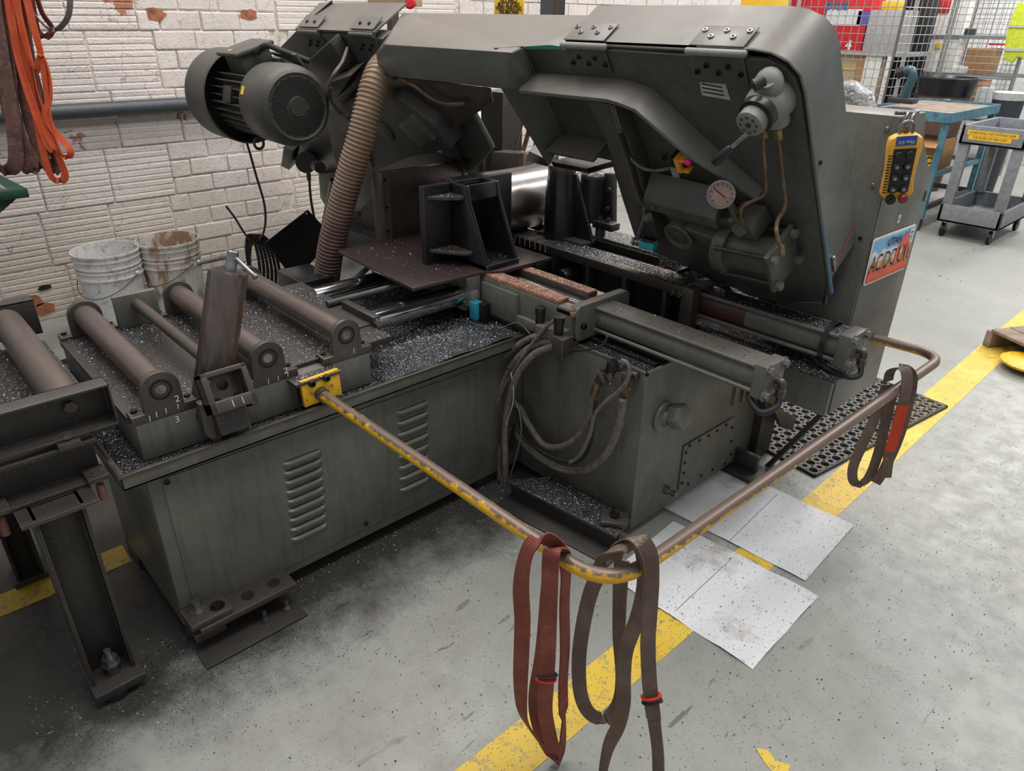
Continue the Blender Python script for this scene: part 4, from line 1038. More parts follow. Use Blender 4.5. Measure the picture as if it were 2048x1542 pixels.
band('cloud_field', .40, .60, 'plate_white', .0026, None, lambda u: .10*abs(math.sin(u*13))+.05*math.sin(u*29))
band('desert_field', .28, .44, 'plate_tan', .0032, None, lambda u: .03*math.sin(u*9))
band('ground_field', .05, .27, 'plate_orange', .0038, None, lambda u: .05*math.sin(u*5+1)+.14*max(0, u-.6))
arch = [(.60, .25), (.60, .52), (.64, .66), (.68, .76), (.74, .82), (.78, .90), (.84, .88), (.86, .78), (.92, .60), (.95, .36), (.93, .22), (.86, .24), (.84, .42), (.80, .58), (.75, .62), (.70, .55), (.68, .38), (.69, .25)]
part('rock_arch', poly(arch, .0044), 'plate_orange', lp, smooth=False)
part('lower_rim', poly([(.03, .05), (.97, .05), (.97, .10), (.03, .10)], .0046), 'plate_red', lp, smooth=False)
ux = (Lp(1, .5)-Lp(0, .5)).normalized(); uz = Vector((0, 0, 1))
part('plate_lettering', text_mb('UTAH', .030, Lp(.50, .80, .005), ux, uz, .0006, sx=1.25, bold=.0008), 'black_ink', lp)
part('plate_lettering', text_mb('AC/DC U11', .074, Lp(.50, .42, .0056), ux, uz, .0006, sx=.76, bold=0), 'black_ink', lp)
part('plate_sticker', poly([(.85, .80), (.95, .80), (.95, .93), (.85, .93)], .0052), 'plate_white', lp, smooth=False)
part('sticker_mark', poly([(.87, .84), (.93, .84), (.93, .88), (.87, .88)], .0058), 'label_blue', lp, smooth=False)
part('plate_lettering', text_mb('CENTENNIAL', .010, Lp(.5, .13, .0052), ux, uz, .0004), 'plate_tan', lp)
# radio remote hanging upside down from a shackle
rm = thing('radio_remote', 'yellow crane remote with round black buttons hanging on the control cabinet corner', 'remote control', (XP+.03, 2.15, 1.0))
ra = at(1812, 268, x=XP+.035); rbm = at(1789, 396, x=XP+.035)
rz = (ra-rbm).normalized(); ry = Vector((.80, .60, 0)); ry = (ry-rz*ry.dot(rz)).normalized(); rx = ry.cross(rz)
rL = (ra-rbm).length; rc0 = (ra+rbm)/2
def RP(u, v, d=0): return rc0+ry*u+rz*v+rx*d
hw = .038
outl = [(-hw, -rL/2+.012), (-hw+.012, -rL/2), (hw-.012, -rL/2), (hw+.002, -rL/2+.015), (hw-.002, -rL/2+.05), (hw-.001, 0), (hw+.004, rL/2-.03), (hw, rL/2-.008), (hw-.015, rL/2), (-hw+.015, rL/2), (-hw, rL/2-.008), (-hw-.002, rL/2-.03), (-hw+.003, 0), (-hw+.002, -rL/2+.05)]
part('remote_body', MB().prism([RP(u, v, -.016) for u, v in outl], rx*.030), 'remote_yellow', rm, bevel=.005)
part('keypad', MB().prism([RP(u, v, .0145) for u, v in ((-.025, -.062), (.025, -.062), (.027, .052), (-.026, .052))], rx*.002), 'black_plastic', rm)
for i in range(4):
    for s in (-1, 1):
        v = .036-.030*i; r_ = .0108
        b = part('push_button', MB().lathe([(r_, 0), (r_, .004), (r_*.8, .007), (0, .007)], RP(s*.0128, v, .016), rx, 18), 'black_rubber', rm)
        if i: part('button_mark', MB().lathe([(r_*.45, .0072), (r_*.3, .0076), (0, .0076)], RP(s*.0128, v, .016), rx, 12), 'cart_grey', b)
part('label_panel', MB().prism([RP(u, v, .0145) for u, v in ((-.024, .060), (.024, .060), (.024, .084), (-.024, .084))], rx*.0015), 'label_blue', rm)
part('label_lettering', text_mb('Flex EX', .012, RP(0, .069, .0162), -ry, -rz, .0004), 'white_mark', rm)
part('rotary_knob', MB().lathe([(.013, 0), (.012, .010), (0, .010)], RP(-.014, -.081, .014), rx, 16).obox(RP(-.014, -.081, .026), .006, .024, .006, rx, (ry+rz).normalized(), (rz-ry).normalized()), 'black_plastic', rm)
part('stop_button', MB().lathe([(.012, 0), (.0125, .009), (.009, .013), (0, .013)], RP(.016, -.080, .014), rx, 18), 'lens_red', rm)
for i in range(14): part('grip_slot', MB().obox(RP(-.0315, .035-.0075*i, .0125), .0045, .009, .0028, rx, ry, rz), 'black_rubber', rm)
hk = at(1815, 236, x=XP+.02)
part('shackle', MB().tube([hk+Vector((0, .016*math.sin(a), .026*math.cos(a)-.012)) for a in [i*2*math.pi/20 for i in range(20)]], .0042, 8, closed=True).tube([hk+Vector((.014, .014*math.sin(a), .028*math.cos(a)-.016)) for a in [i*2*math.pi/20 for i in range(20)]], .0035, 8, closed=True), 'bright_bolt', rm)
part('hook_bolt', MB().cyl(hk+Vector((-.02, -.03, .012)), hk+Vector((.01, .022, .012)), .005, seg=10).sphere(hk+Vector((.01, .022, .012)), .008, 10), 'bright_bolt', rm)
part('hanging_ring', MB().tube([RP(.018*math.sin(a), rL/2+.012+.02*math.cos(a), -.002) for a in [i*2*math.pi/20 for i in range(20)]], .0032, 8, closed=True), 'bright_bolt', rm)
part('wire_tie', MB().tube(smooth_path([hk+Vector((0, 0, .01)), hk+Vector((.01, -.012, -.015)), hk+Vector((.0, .01, -.035)), hk+Vector((.004, -.006, -.05)), RP(0, rL/2+.02, 0)], 6), .0035, 8), 'copper_tube', rm)
# ------------------------------------------------------------------ saw head (canted 34 degrees), drive side at the wall
hd = thing('band_saw', 'big dark green canted band saw head with hinged wheel covers and electric motor', 'saw head', (-1.6, 1.9, .75))
U = Vector((1, 0, 0))
def PP(px, n): return [F3(*fr(x, y, n), n) for x, y in px]
def UV(pts, n): return [F3(u, v, n) for u, v in pts]
def plate(name, px, n, th, mat='head_paint', bevel=.0015, parent=None, label=None):
    return part(name, MB().prism(PP(px, n), FN*-th), mat, parent or hd, bevel=bevel, label=label)
# wheel case front plate
fpx = [(1047, 97), (1230, 101), (1400, 113), (1480, 115), (1535, 121), (1568, 133), (1590, 155), (1602, 190), (1631, 355), (1661, 592), (1612, 604), (1560, 606), (1500, 592), (1430, 560), (1340, 518), (1275, 492), (1235, 380), (1213, 318), (1098, 322), (1060, 260)]
fpx = [(1047, 97), (1230, 101), (1400, 113), (1480, 115), (1535, 121), (1568, 133), (1590, 155), (1602, 190), (1631, 355), (1661, 592), (1612, 604), (1560, 606), (1500, 592), (1430, 560), (1340, 518), (1275, 492), (1245, 400), (1222, 322), (1125, 300), (1095, 235), (1072, 150)]
plate('wheel_case_plate', fpx, 0, .012, bevel=.003)
# rounded cover behind it
D = -.155
uv = [fr(*q, 0) for q in ((1150, 88), (1392, 99), (1500, 105), (1548, 112), (1580, 128), (1600, 150), (1610, 190), (1636, 355), (1664, 592))]
outer = [(-1.470, .778), (-1.05, .779), (-.905, .777), (-.865, .771), (-.828, .752), (-.806, .722), (-.800, .68), (-.799, .40), (-.799, .075), (-.82, -.03), (-.97, -.085), (-1.074, -.092), (-1.2, -.06), (-1.35, .0), (-1.44, .03)]
inner = [(u*.995-.004, v-.012) for u, v in outer]
cvr = MB(); n0 = -.006; k = len(outer)
back = [(u, v if v > .1 else v+(.1-v)*.45) for u, v in outer]
back = [(u, v) for u, v in outer[:8]]+[(-.800, .08), (-.85, .02), (-.97, -.02), (-1.074, -.03), (-1.2, .0), (-1.35, .03), (-1.44, .05)]
cvr.v = [F3(u, v, n0) for u, v in outer]+[F3(u, v, D) for u, v in back]+[F3(u, v, n0-.006) for u, v in outer]
cvr.f = [(i, i+1, k+i+1, k+i) for i in range(k-1)]+[(k-1, 0, k, 2*k-1)]+[tuple(range(k, 2*k))]
cvo = part('wheel_cover', cvr, 'head_cover', hd, label='grey-green rounded sheet cover with scratches')
# cover lip line, latch, red and blue stripes on the side
part('cover_lip', MB().tube([F3(u, v, -.004) for u, v in outer[1:11]], .0035, 6), 'head_cover', hd)
part('shadow_gap', MB().tube([F3(u-.006, v-.007, -.002) for u, v in outer[3:10]], .0028, 6), 'black_ink', hd)
s0 = F3(-.7985, .275, -.012); s1 = F3(-.7985, .015, -.008)
part('blue_stripe', MB().obox((s0+s1)/2, .0008, .009, .26, U, FN, FV), 'blue_paint', cvo)
part('red_stripe', MB().obox(F3(-.7985, .118, -.085), .0008, .15, .006, U, (FN*1.0-FV*.42), (FV+FN*.42)), 'red_line', cvo)
lt = at(1668, 530, x=-.797)
part('latch', MB().obox(lt, .010, .014, .045, U, FN, FV).cyl(lt+FV*.02, lt+FV*.035, .006, seg=10), 'bright_bolt', hd, bevel=.002)
for q in ((1640, 325), ): bolt(hd, at(*q, x=-.799), (1, 0, 0), .006, .004, 'dark_bolt', hexh=False)
for a, b in (((1605, 60), (1640, 95)), ((1558, 110), (1601, 62)), ((1612, 45), (1632, 80))):
    pass
# hinges
def hinge(u0, u1, n_=0, mat='head_paint'):
    h = part('hinge_barrel', MB().cyl(F3(u0, .772, .006), F3(u1, .772, .006), .0085, seg=14).sphere(F3(u1, .772, .006), .009, 10), 'grey_cast', hd)
    part('hinge_leaf', MB().prism([F3(u0+.004, .768, .0015), F3(u1-.004, .768, .0015), F3(u1-.004, .690, .0015), F3(u0+.004, .690, .0015)], FN*.004), 'head_paint', h, bevel=.001)
    part('hinge_leaf', MB().prism([F3(u0+.004, .781, -.002), F3(u1-.004, .781, -.002), F3(u1-.004, .7825, -.070), F3(u0+.004, .7825, -.070)], FV*.003), 'head_cover', h, bevel=.001)
    for i in range(5):
        f = (i+.6)/5.2; uu = u0+(u1-u0)*f
        bolt(h, F3(uu, .722+(.016 if i % 2 else -.002), .005), FN, .007, .005, 'dark_bolt', hexh=False, name='hinge_screw')
        bolt(h, F3(uu, .785, -.030-(.0 if i % 2 else .022)), FV, .007, .004, 'bright_bolt', hexh=False, name='hinge_screw')
hinge(-1.475, -1.325); hinge(-1.075, -.925)
part('hinge_rod', MB().cyl(F3(-1.325, .772, .002), F3(-1.075, .772, .002), .004, seg=8), 'dark_steel', hd)
# long beam joining the two wheel cases
bA, bB, bC, bD, bE = PP([(768, 88), (1021, 104), (1010, 178), (755, 150), (755, 108)], .085)
bT = [F3(-1.645, .757, .0), F3(-1.42, .757, -.002), F3(-1.42, .752, D), F3(-2.42, .752, D)]
bU = [F3(-1.64, .60, .0), F3(-1.42, .60, -.002), F3(-1.42, .58, D), F3(-2.42, .58, D)]
bG = F3(-2.36, .60, .0)
mbm = MB(); mbm.v = [bA, bB, bC, bD, bE]+bT+bU+[bG]
mbm.f = [(0, 1, 2, 3, 4), (0, 8, 7, 6, 5, 1), (1, 5, 9, 2), (5, 6, 10, 9), (6, 7, 11, 10), (7, 8, 12, 11), (0, 4, 3, 13, 12, 8), (2, 9, 13, 3), (9, 10, 11, 12, 13)]
part('head_beam', mbm, 'head_cover', hd, bevel=.009)
part('copper_patch', MB().prism(PP([(1052, 92), (1100, 89), (1128, 93), (1126, 98), (1052, 97)], .004), FN*.002), 'mint_paint', hd, smooth=False, label='mint green primer showing at the seam')
# end strip of the case (proud 80 mm) and ribs
g = [F3(-1.652, .395, .08), F3(-1.697, .671, .082), F3(-1.66, .80, .07), F3(-1.64, .757, 0), F3(-1.636, .667, 0), F3(-1.634, .440, 0)]
ms = MB(); ms.v = g+[p-U*.012 for p in g]
ms.f = [(0, 1, 4, 5), (1, 2, 3, 4), (6, 11, 10, 7), (7, 10, 9, 8), (0, 6, 7, 1), (1, 7, 8, 2), (2, 8, 9, 3), (5, 4, 10, 11), (4, 3, 9, 10), (0, 5, 11, 6)]
part('end_web', ms, 'head_paint', hd)
def rib(name, pts, th=.010, mat='head_paint'):
    """pts: (u, v, height) ; a strip standing on the plate, thickness measured in v/u plane"""
    m = MB(); n = len(pts)
    for i, (u, v, h) in enumerate(pts):
        a = Vector((pts[max(i-1, 0)][0], pts[max(i-1, 0)][1])); b = Vector((pts[min(i+1, n-1)][0], pts[min(i+1, n-1)][1]))
        t = (b-a).normalized(); nn = Vector((-t.y, t.x))*th/2
        for s, hh in ((1, 0), (1, h), (-1, h), (-1, 0)):
            m.v.append(F3(u+s*nn.x, v+s*nn.y, hh))
    for i in range(n-1):
        for j in range(4):
            j2 = (j+1) % 4; m.f.append((i*4+j, i*4+j2, i*4+4+j2, i*4+4+j))
    m.f += [(0, 1, 2, 3), tuple((n-1)*4+j for j in (3, 2, 1, 0))]
    return part(name, m, mat, hd, bevel=.001)
a1 = fr(1072, 148, 0); a2 = fr(1262, 163, 0); a25 = fr(1290, 172, 0); a3 = fr(1525, 380, 0)
rib('stiffening_rib', [(a1[0]-.0, a1[1], .08), (a2[0]-.02, a2[1], .08), (a2[0]+.012, a2[1]-.006, .08), (a25[0]+.02, a25[1]-.01, .08), ((a25[0]*.5+a3[0]*.5), (a25[1]*.5+a3[1]*.5), .072), (a3[0], a3[1], .035)], .012, 'head_cover')
b1 = fr(1125, 268, 0); b2 = fr(1212, 283, 0)
rib('stiffening_rib', [(b1[0]-.005, b1[1]-.004, .08), (b2[0]+.01, b2[1]-.004, .08)], .012)
part('lower_skirt', MB().prism([F3(-1.652, .40, .07), F3(-1.50, .40, .07), F3(-1.50, .33, -.05), F3(-1.652, .33, -.05)], FV*-.02), 'black_cast', hd)
part('channel_post', MB().prism(PP([(1174, 203), (1224, 209), (1262, 300), (1296, 400), (1318, 488), (1277, 490), (1237, 352), (1212, 284)], .052), FN*-.052), 'head_paint', hd, bevel=.002)
# cables down the channel
for dx, r_, m in ((0, .003, 'hose_grey'), (5, .003, 'hose_grey')):
    pts = [F3(*fr(x+dx, y, .058), .058) for x, y in ((1222, 210), (1234, 250), (1243, 285), (1258, 330), (1270, 380), (1284, 410))]
    part('cable', MB().tube(smooth_path(pts, 6), r_, 7), m, hd)
pts = [F3(*fr(x, y, .062), .062) for x, y in ((1238, 262), (1250, 300), (1275, 330), (1305, 341), (1338, 337))]
part('cable', MB().tube(smooth_path(pts, 8), .0045, 8), 'hose_grey', hd)
pts = [F3(*fr(x, y, .066), .066) for x, y in ((1240, 268), (1262, 330), (1282, 392), (1292, 412), (1283, 440), (1277, 482))]
part('cable', MB().tube(smooth_path(pts, 8), .0055, 8), 'black_rubber', hd)
pts = [F3(*fr(x, y, .068), .068) for x, y in ((1290, 412), (1287, 438), (1279, 462), (1274, 490))]
part('cable', MB().tube(smooth_path(pts, 6), .006, 8), 'hose_grey', hd)
# orange sensor with pink cap
so = F3(*fr(1357, 325, .05), .05)
sw = part('sensor_bracket', MB().obox(so-FN*.02, .05, .045, .03, U, FN, FV), 'black_plastic', hd, bevel=.002)
part('sensor_body', MB().obox(so+U*.006, .014, .03, .046, U, FN, FV).obox(so+U*.02+FV*.017, .03, .024, .010, U, FN, FV).obox(so+U*.02-FV*.017, .03, .024, .010, U, FN, FV), 'orange_plastic', sw, bevel=.001)
so2 = F3(*fr(1376, 324, .07), .07); part('sensor_cap', MB().sphere(so2, .010, 12), 'pink_led', sw)
so3 = F3(*fr(1350, 345, .06), .06); part('sensor_tag', MB().obox(so3, .022, .003, .032, U, FN, FV), 'grey_cast', sw)
bolt(hd, F3(*fr(1329, 315, .01), .01), FN, .008, .006, 'dark_bolt', hexh=False)
# rating sticker
stx = PP([(1398, 158), (1452, 168), (1461, 200), (1404, 190)], .0012)
st_ = part('rating_sticker', MB().prism(stx, FN*.0008), 'sticker', hd, smooth=False)
for i in range(3):
    f0 = .25+.25*i; a = stx[0].lerp(stx[3], f0)+FN*.001; b = stx[1].lerp(stx[2], f0)+FN*.001
    part('print_line', MB().obox(a.lerp(b, .45), (b-a).length*.75, .0006, .0035, b-a, FN, FV), 'black_ink', st_)
# limit valve with dial and lever at the top right corner
va = Vector(F3(*fr(1530, 215, .045), .045))
part('valve_body', MB().lathe([(.050, -.045), (.050, 0), (.043, .02), (.036, .028), (.036, .05)], va, FN+FV*.12, 28), 'grey_cast', hd, bevel=.002)
part('valve_nose', MB().sphere(F3(*fr(1537, 170, .03), .03), .034, 16, (1, .8, 1.1)).cyl(F3(*fr(1535, 190, .02), .02), F3(*fr(1533, 158, .04), .04), .03, .02), 'grey_cast', hd)
vp = F3(*fr(1528, 160, .06), .06); part('valve_port', MB().cyl(vp, vp+FN*.02+U*-.012, .013, seg=16).cyl(vp+FN*.02+U*-.012, vp+FN*.022+U*-.0125, .008, seg=12), 'dark_steel', hd)
vb = Vector(F3(*fr(1553, 225, .03), .03)); part('valve_lobe', MB().cyl(vb-FV*.03, vb+FV*.05, .026, seg=20), 'grey_cast', hd, bevel=.004)
vc = Vector(F3(*fr(1516, 228, .085), .085))
part('dial_ring', MB().cyl(vc-FN*.012, vc+FN*.010, .041, seg=30), 'black_plastic', hd, bevel=.002)
vd = Vector(F3(*fr(1507, 238, .10), .10))
dl = part('dial_knob', MB().lathe([(.032, -.02), (.031, .018), (.027, .021), (0, .021)], vd, FN, 30), 'grey_cast', hd)
for i in range(8):
    a = i*math.pi/4; part('dial_dot', MB().cyl(vd+FN*.0205+(U*math.cos(a)+FV*math.sin(a))*.019, vd+FN*.0222+(U*math.cos(a)+FV*math.sin(a))*.019, .0035, seg=8), 'dark_steel', dl)
part('dial_dot', MB().cyl(vd+FN*.0205, vd+FN*.0225, .007, seg=12), 'dark_steel', dl)
l0 = vd-FV*.022+FN*.0; l1 = Vector(F3(*fr(1428, 325, .15), .15)); lm = l0.lerp(l1, .55)
part('lever', MB().cyl(l0, lm, .0055, seg=12), 'bright_bolt', hd)
part('lever_grip', MB().lathe([(.007, 0), (.0105, .006), (.0125, (l1-lm).length*.9), (.010, (l1-lm).length), (0, (l1-lm).length)], lm, l1-lm, 18), 'black_plastic', hd)
# copper pipes
def pipe(px, n_, r_, m, nm='copper_pipe'):
    pts = [F3(*fr(x, y, n), n) for (x, y), n in zip(px, n_)]
    return part(nm, MB().tube(fillet(pts, .025, 6), r_, 10), m, hd)
pipe([(1526, 270), (1533, 375), (1528, 392), (1482, 412), (1482, 436)], [.05, .05, .05, .08, .09], .0048, 'copper_tube')
pipe([(1557, 275), (1572, 415), (1554, 440), (1552, 465), (1562, 500)], [.04, .05, .10, .14, .13], .0052, 'copper_tube')
for q, n in (((1526, 262), .05), ((1556, 266), .045), ((1482, 440), .09), ((1562, 500), .13)):
    p = F3(*fr(*q, n), n); part('pipe_nut', MB().hexn(p-FV*.016, p+FV*.012, .0105), 'brass', hd)
# blade tension unit
ub = [fr(*q, .09) for q in ((1294, 408), (1433, 437))]
part('tension_bar', MB().prism([F3(-1.285, .345, .095), F3(-1.045, .330, .095), F3(-1.045, .385, .03), F3(-1.285, .395, .03)], FV*-.035), 'head_paint', hd, bevel=.003)
for u in (-1.25, -1.165, -1.08): bolt(hd, F3(u, .328, .096), FN, .008, .006, 'brown_steel')
part('tension_body', MB().prism([F3(-1.27, .31, .06), F3(-1.02, .30, .06), F3(-.99, .20, .06), F3(-1.10, .14, .06), F3(-1.22, .16, .06)], FN*-.055), 'head_paint', hd, bevel=.006)
tw = Vector(F3(*fr(1356, 474, .085), .085))
part('tension_disc', MB().lathe([(.046, -.03), (.048, 0), (.044, .004), (.036, .001), (.036, -.003), (.014, -.003), (.014, .003)], tw, FN, 36), 'head_paint', hd)
bolt(hd, tw+FN*.003, FN, .010, .009, 'brass')
part('body_web', MB().prism([F3(-1.17, .26, .09), F3(-1.02, .25, .10), F3(-1.02, .21, .10), F3(-1.12, .21, .09)], FN*-.05), 'head_paint', hd, bevel=.004)
bolt(hd, F3(*fr(1302, 432, .07), .07), FN-U*.8, .014, .022, 'green_paint')
cuc, cvc = fr(1450, 505, .075); eu, ev = fr(1555, 508, .075)
cA = Vector(F3(-1.045, .205, .075)); cB = Vector(F3(-.885, .215, .075))
part('tension_cylinder', MB().cyl(cA, cB, .052, seg=36), 'head_paint', hd)
part('cylinder_head', MB().cyl(cA-U*.018, cA+U*.022, .068, seg=36), 'head_paint', hd, bevel=.004)
part('cylinder_end_plate', MB().obox(cB+U*.008, .016, .130, .135, U, FN, FV), 'head_paint', hd, bevel=.004)
for a in (-1, 1):
    for b in (-1, 1):
        o_ = FN*(a*.050)+FV*(b*.050)
        part('tie_rod', MB().cyl(cA+o_, cB+o_, .0065, seg=12), 'dark_steel', hd)
        bolt(hd, cB+U*.016+o_, U, .0135, .014, 'green_paint', name='tie_rod_nut')
# pressure gauge
gc = Vector(F3(-.968, .395, .125)); gd = (CAM-gc).normalized()*.8+FN*.3; gd.normalize()
gq = at(1443, 388, y=gc.y); gc = Vector((gq.x, gc.y, gq.z))
ga = part('gauge_case', MB().lathe([(.030, -.022), (.033, -.02), (.033, .0), (.036, .0), (.036, .008), (.031, .008), (.031, .003)], gc, gd, 36, capped=False), 'bright_bolt', hd)
part('gauge_face', MB().lathe([(.0315, .003), (0, .003)], gc, gd, 36, capped=False), 'dial_face', ga)
gx, gy, _ = basis(gd)
for i in range(11):
    a = math.radians(-135+27*i); dd_ = Vector((0, 0, 1))-gd*gd.z; dd_.normalize(); ee = gd.cross(dd_)
    w = dd_*math.cos(a)-ee*math.sin(a)
    part('gauge_tick', MB().obox(gc+gd*.0036+w*.025, .0012, .0006, .006, gd.cross(w), gd, w), 'black_ink', ga)
w = (dd_*.5+ee*.8).normalized(); part('gauge_needle', MB().obox(gc+gd*.0045+w*.005, .002, .0006, .036, gd.cross(w), gd, w), 'black_ink', ga)
part('gauge_stem', MB().tube([gc-gd*.02, gc-gd*.03-FV*.035+U*.01, F3(-.965, .30, .09)], .011, 12).hexn(F3(-.975, .33, .10), F3(-.965, .31, .095), .018), 'head_paint', hd)
part('gauge_block', MB().prism([F3(-1.01, .335, .09), F3(-.94, .33, .09), F3(-.93, .28, .09), F3(-1.00, .28, .09)], FN*-.08), 'head_paint', hd, bevel=.004)
# teal limit switch at the blade
tq = at(1297, 488, y=1.84)
ts = part('limit_switch', MB().obox(tq, .052, .035, .032, (1, .15, -.05), (-.15, 1, 0), (.05, 0, 1)), 'teal_plastic', hd, bevel=.003)
part('switch_cover', MB().obox(tq+Vector((.004, -.004, .014)), .044, .028, .010, (1, .15, -.05), (-.15, 1, 0), (.05, 0, 1)), 'black_plastic', ts, bevel=.001)
part('switch_gland', MB().cyl(tq+Vector((-.026, 0, 0)), tq+Vector((-.05, -.004, -.002)), .011, seg=14).cyl(tq+Vector((-.05, -.004, -.002)), tq+Vector((-.058, -.005, -.003)), .014, seg=6), 'bright_bolt', ts)
# --- drive side -----------------------------------------------------------
plate('drive_case_plate', [(590, 64), (765, 78), (800, 160), (812, 250), (800, 330), (745, 415), (690, 430), (655, 418), (640, 395), (636, 345), (600, 320), (540, 250), (520, 150), (560, 95)], 0, .05, bevel=.004)
mb = MB(); o2 = [(-3.10, .60), (-2.985, .778), (-2.38, .778)]
cv2 = MB(); fr_ = [F3(-2.965, .775, .0), F3(-2.385, .775, 0), F3(*fr(815, 9, D), D), F3(*fr(641, 8, D), D)]
part('drive_cover', MB().prism(fr_, FV*.006), 'head_cover', hd, smooth=False)
part('drive_cover_side', MB().prism([F3(-2.965, .775, 0), F3(-2.86, .80, D), F3(-3.35, .38, D), F3(-3.30, .42, 0)], (.006, 0, 0)), 'head_paint', hd)
for u0 in (-2.94, -2.55):
    h = part('hinge_barrel', MB().cyl(F3(u0, .772, .006), F3(u0+.16, .772, .006), .0085, seg=14), 'head_paint', hd)
    part('hinge_leaf', MB().prism([F3(u0, .768, .0015), F3(u0+.155, .768, .0015), F3(u0+.155, .68, .0015), F3(u0, .68, .0015)], FN*.003), 'head_paint', h)
    part('hinge_leaf', MB().prism([F3(u0, .7845, -.006), F3(u0+.155, .7845, -.006), F3(u0+.155, .7935, -.064), F3(u0, .7935, -.064)], FV*.003), 'head_cover', h)
    for i in range(5):
        uu = u0+.155*(i+.6)/5.2
        bolt(h, F3(uu, .715+(.016 if i % 2 else -.002), .0045), FN, .007, .005, 'dark_bolt', hexh=False, name='hinge_screw')
        bolt(h, F3(uu, .790+(.002 if i % 2 else 0), -.030-(.0 if i % 2 else .022)), FV, .007, .004, 'dark_bolt', hexh=False, name='hinge_screw')
# gear housing casting
gh = part('gear_housing', MB().prism(PP([(648, 225), (700, 200), (790, 195), (868, 250), (900, 300), (815, 318), (745, 345), (712, 380), (670, 330)], .10), FN*-.10), 'motor_paint', hd, bevel=.012)
p = Vector(F3(*fr(768, 262, .105), .105)); part('inspection_cap', MB().lathe([(.052, -.01), (.052, 0), (.048, .003), (0, .003)], p, FN, 32), 'motor_paint', gh)
part('housing_rib', MB().prism(PP([(700, 210), (708, 208), (742, 340), (734, 345)], .118), FN*-.03), 'motor_paint', gh, bevel=.003)
part('housing_rib', MB().prism(PP([(795, 250), (820, 232), (868, 282), (838, 296)], .125), FN*-.03), 'motor_paint', gh, bevel=.003)
plate('lower_deck', [(735, 320), (862, 300), (935, 326), (752, 346)], .02, .03, 'black_cast')
# chip deflector: V-shaped plate under the beam
plate('deflector_plate', [(766, 152), (980, 178), (985, 205), (887, 271), (840, 276)], .05, .006, 'brown_steel', bevel=.001)
plate('deflector_arm', [(893, 268), (942, 220), (984, 299), (945, 345), (905, 340)], .0, .02, 'head_paint')
plate('deflector_arm', [(866, 275), (893, 268), (925, 330), (905, 345)], .02, .02, 'motor_paint')
part('coolant_hose', MB().tube(smooth_path([F3(*fr(x, y, .07), .07) for x, y in ((800, 158), (830, 172), (862, 196), (895, 208), (930, 207))], 8), .0075, 8), 'copper_tube', hd)
# column and pipes seen between
part('support_column', MB().box(-2.86, -2.70, 2.42, 2.55, .02, 1.18), 'black_cast', hd)
for q0_, q1_, r_ in (((1052, 225), (1028, 300), .006), ((1064, 240), (1047, 300), .011), ((1078, 250), (1066, 300), .005)):
    part('riser_pipe', MB().cyl(at(*q0_, y=2.32), at(*q1_, y=2.32), r_, seg=10), 'copper_tube', hd)
part('front_plate_block', MB().prism([at(*q, y=2.28) for q in ((985, 303), (1045, 307), (1045, 350), (1005, 352), (975, 350))], (0, .08, 0)), 'brown_steel', hd, bevel=.004)
part('wear_strip', MB().prism([at(*q, y=2.275) for q in ((1038, 306), (1047, 307), (1047, 345), (1038, 345))], (0, .01, 0)), 'roller_steel', hd)
part('rear_block', MB().cyl((-2.75, 2.2, .6), (-2.75, 2.2, .96), .12, seg=24), 'black_cast', hd)
part('wheel_guard_edge', MB().prism(PP([(1058, 302), (1100, 322), (1095, 333), (1052, 322)], -.05), FN*-.06), 'black_cast', hd)
# junction box on the drive case
jb = plate('junction_box', [(618, 119), (661, 81), (695, 132), (648, 164)], .05, .045, 'motor_paint', bevel=.003)
plate('box_lid', [(620, 119), (660, 83), (693, 131), (648, 162)], .054, .004, 'motor_paint', bevel=.002, parent=jb)
plate('box_bracket', [(660, 165), (703, 150), (676, 195), (662, 200)], .10, .08, 'motor_paint')
part('cable', MB().tube(smooth_path([F3(*fr(x, y, n), n) for x, y, n in ((695, 96, .03), (684, 125, .12), (664, 155, .19), (656, 190, .17), (672, 215, .14), (698, 238, .12))], 8), .006, 8), 'hose_grey', hd)
part('cable', MB().tube(smooth_path([F3(*fr(x, y, n), n) for x, y, n in ((660, 175, .17), (664, 205, .15), (680, 228, .13), (700, 232, .12))], 8), .0045, 8), 'hose_grey', hd)
plate('pulley_box', [(567, 294), (585, 303), (578, 340), (562, 332)], .10, .06, 'motor_paint')
part('brush_shaft', MB().cyl(F3(*fr(612, 325, .02), .02), F3(*fr(612, 325, .10), .10), .055, seg=24).cyl(F3(*fr(630, 330, .10), .10), F3(*fr(640, 335, .16), .16), .028, seg=18), 'black_cast', hd)
part('lower_lobe', MB().prism(PP([(637, 350), (668, 345), (672, 400), (660, 418), (648, 410), (641, 385)], .03), FN*-.05), 'motor_paint', hd, bevel=.006)
part('support_strut', MB().cyl(F3(*fr(664, 360, .05), .05), F3(*fr(636, 495, .05), .05), .012, seg=10), 'black_cast', hd)
plate('lower_bracket', [(690, 430), (706, 420), (742, 492), (745, 505), (690, 500)], .0, .04, 'motor_paint')
plate('lower_body', [(700, 360), (760, 345), (765, 500), (745, 500), (706, 425)], -.05, .05, 'black_cast')
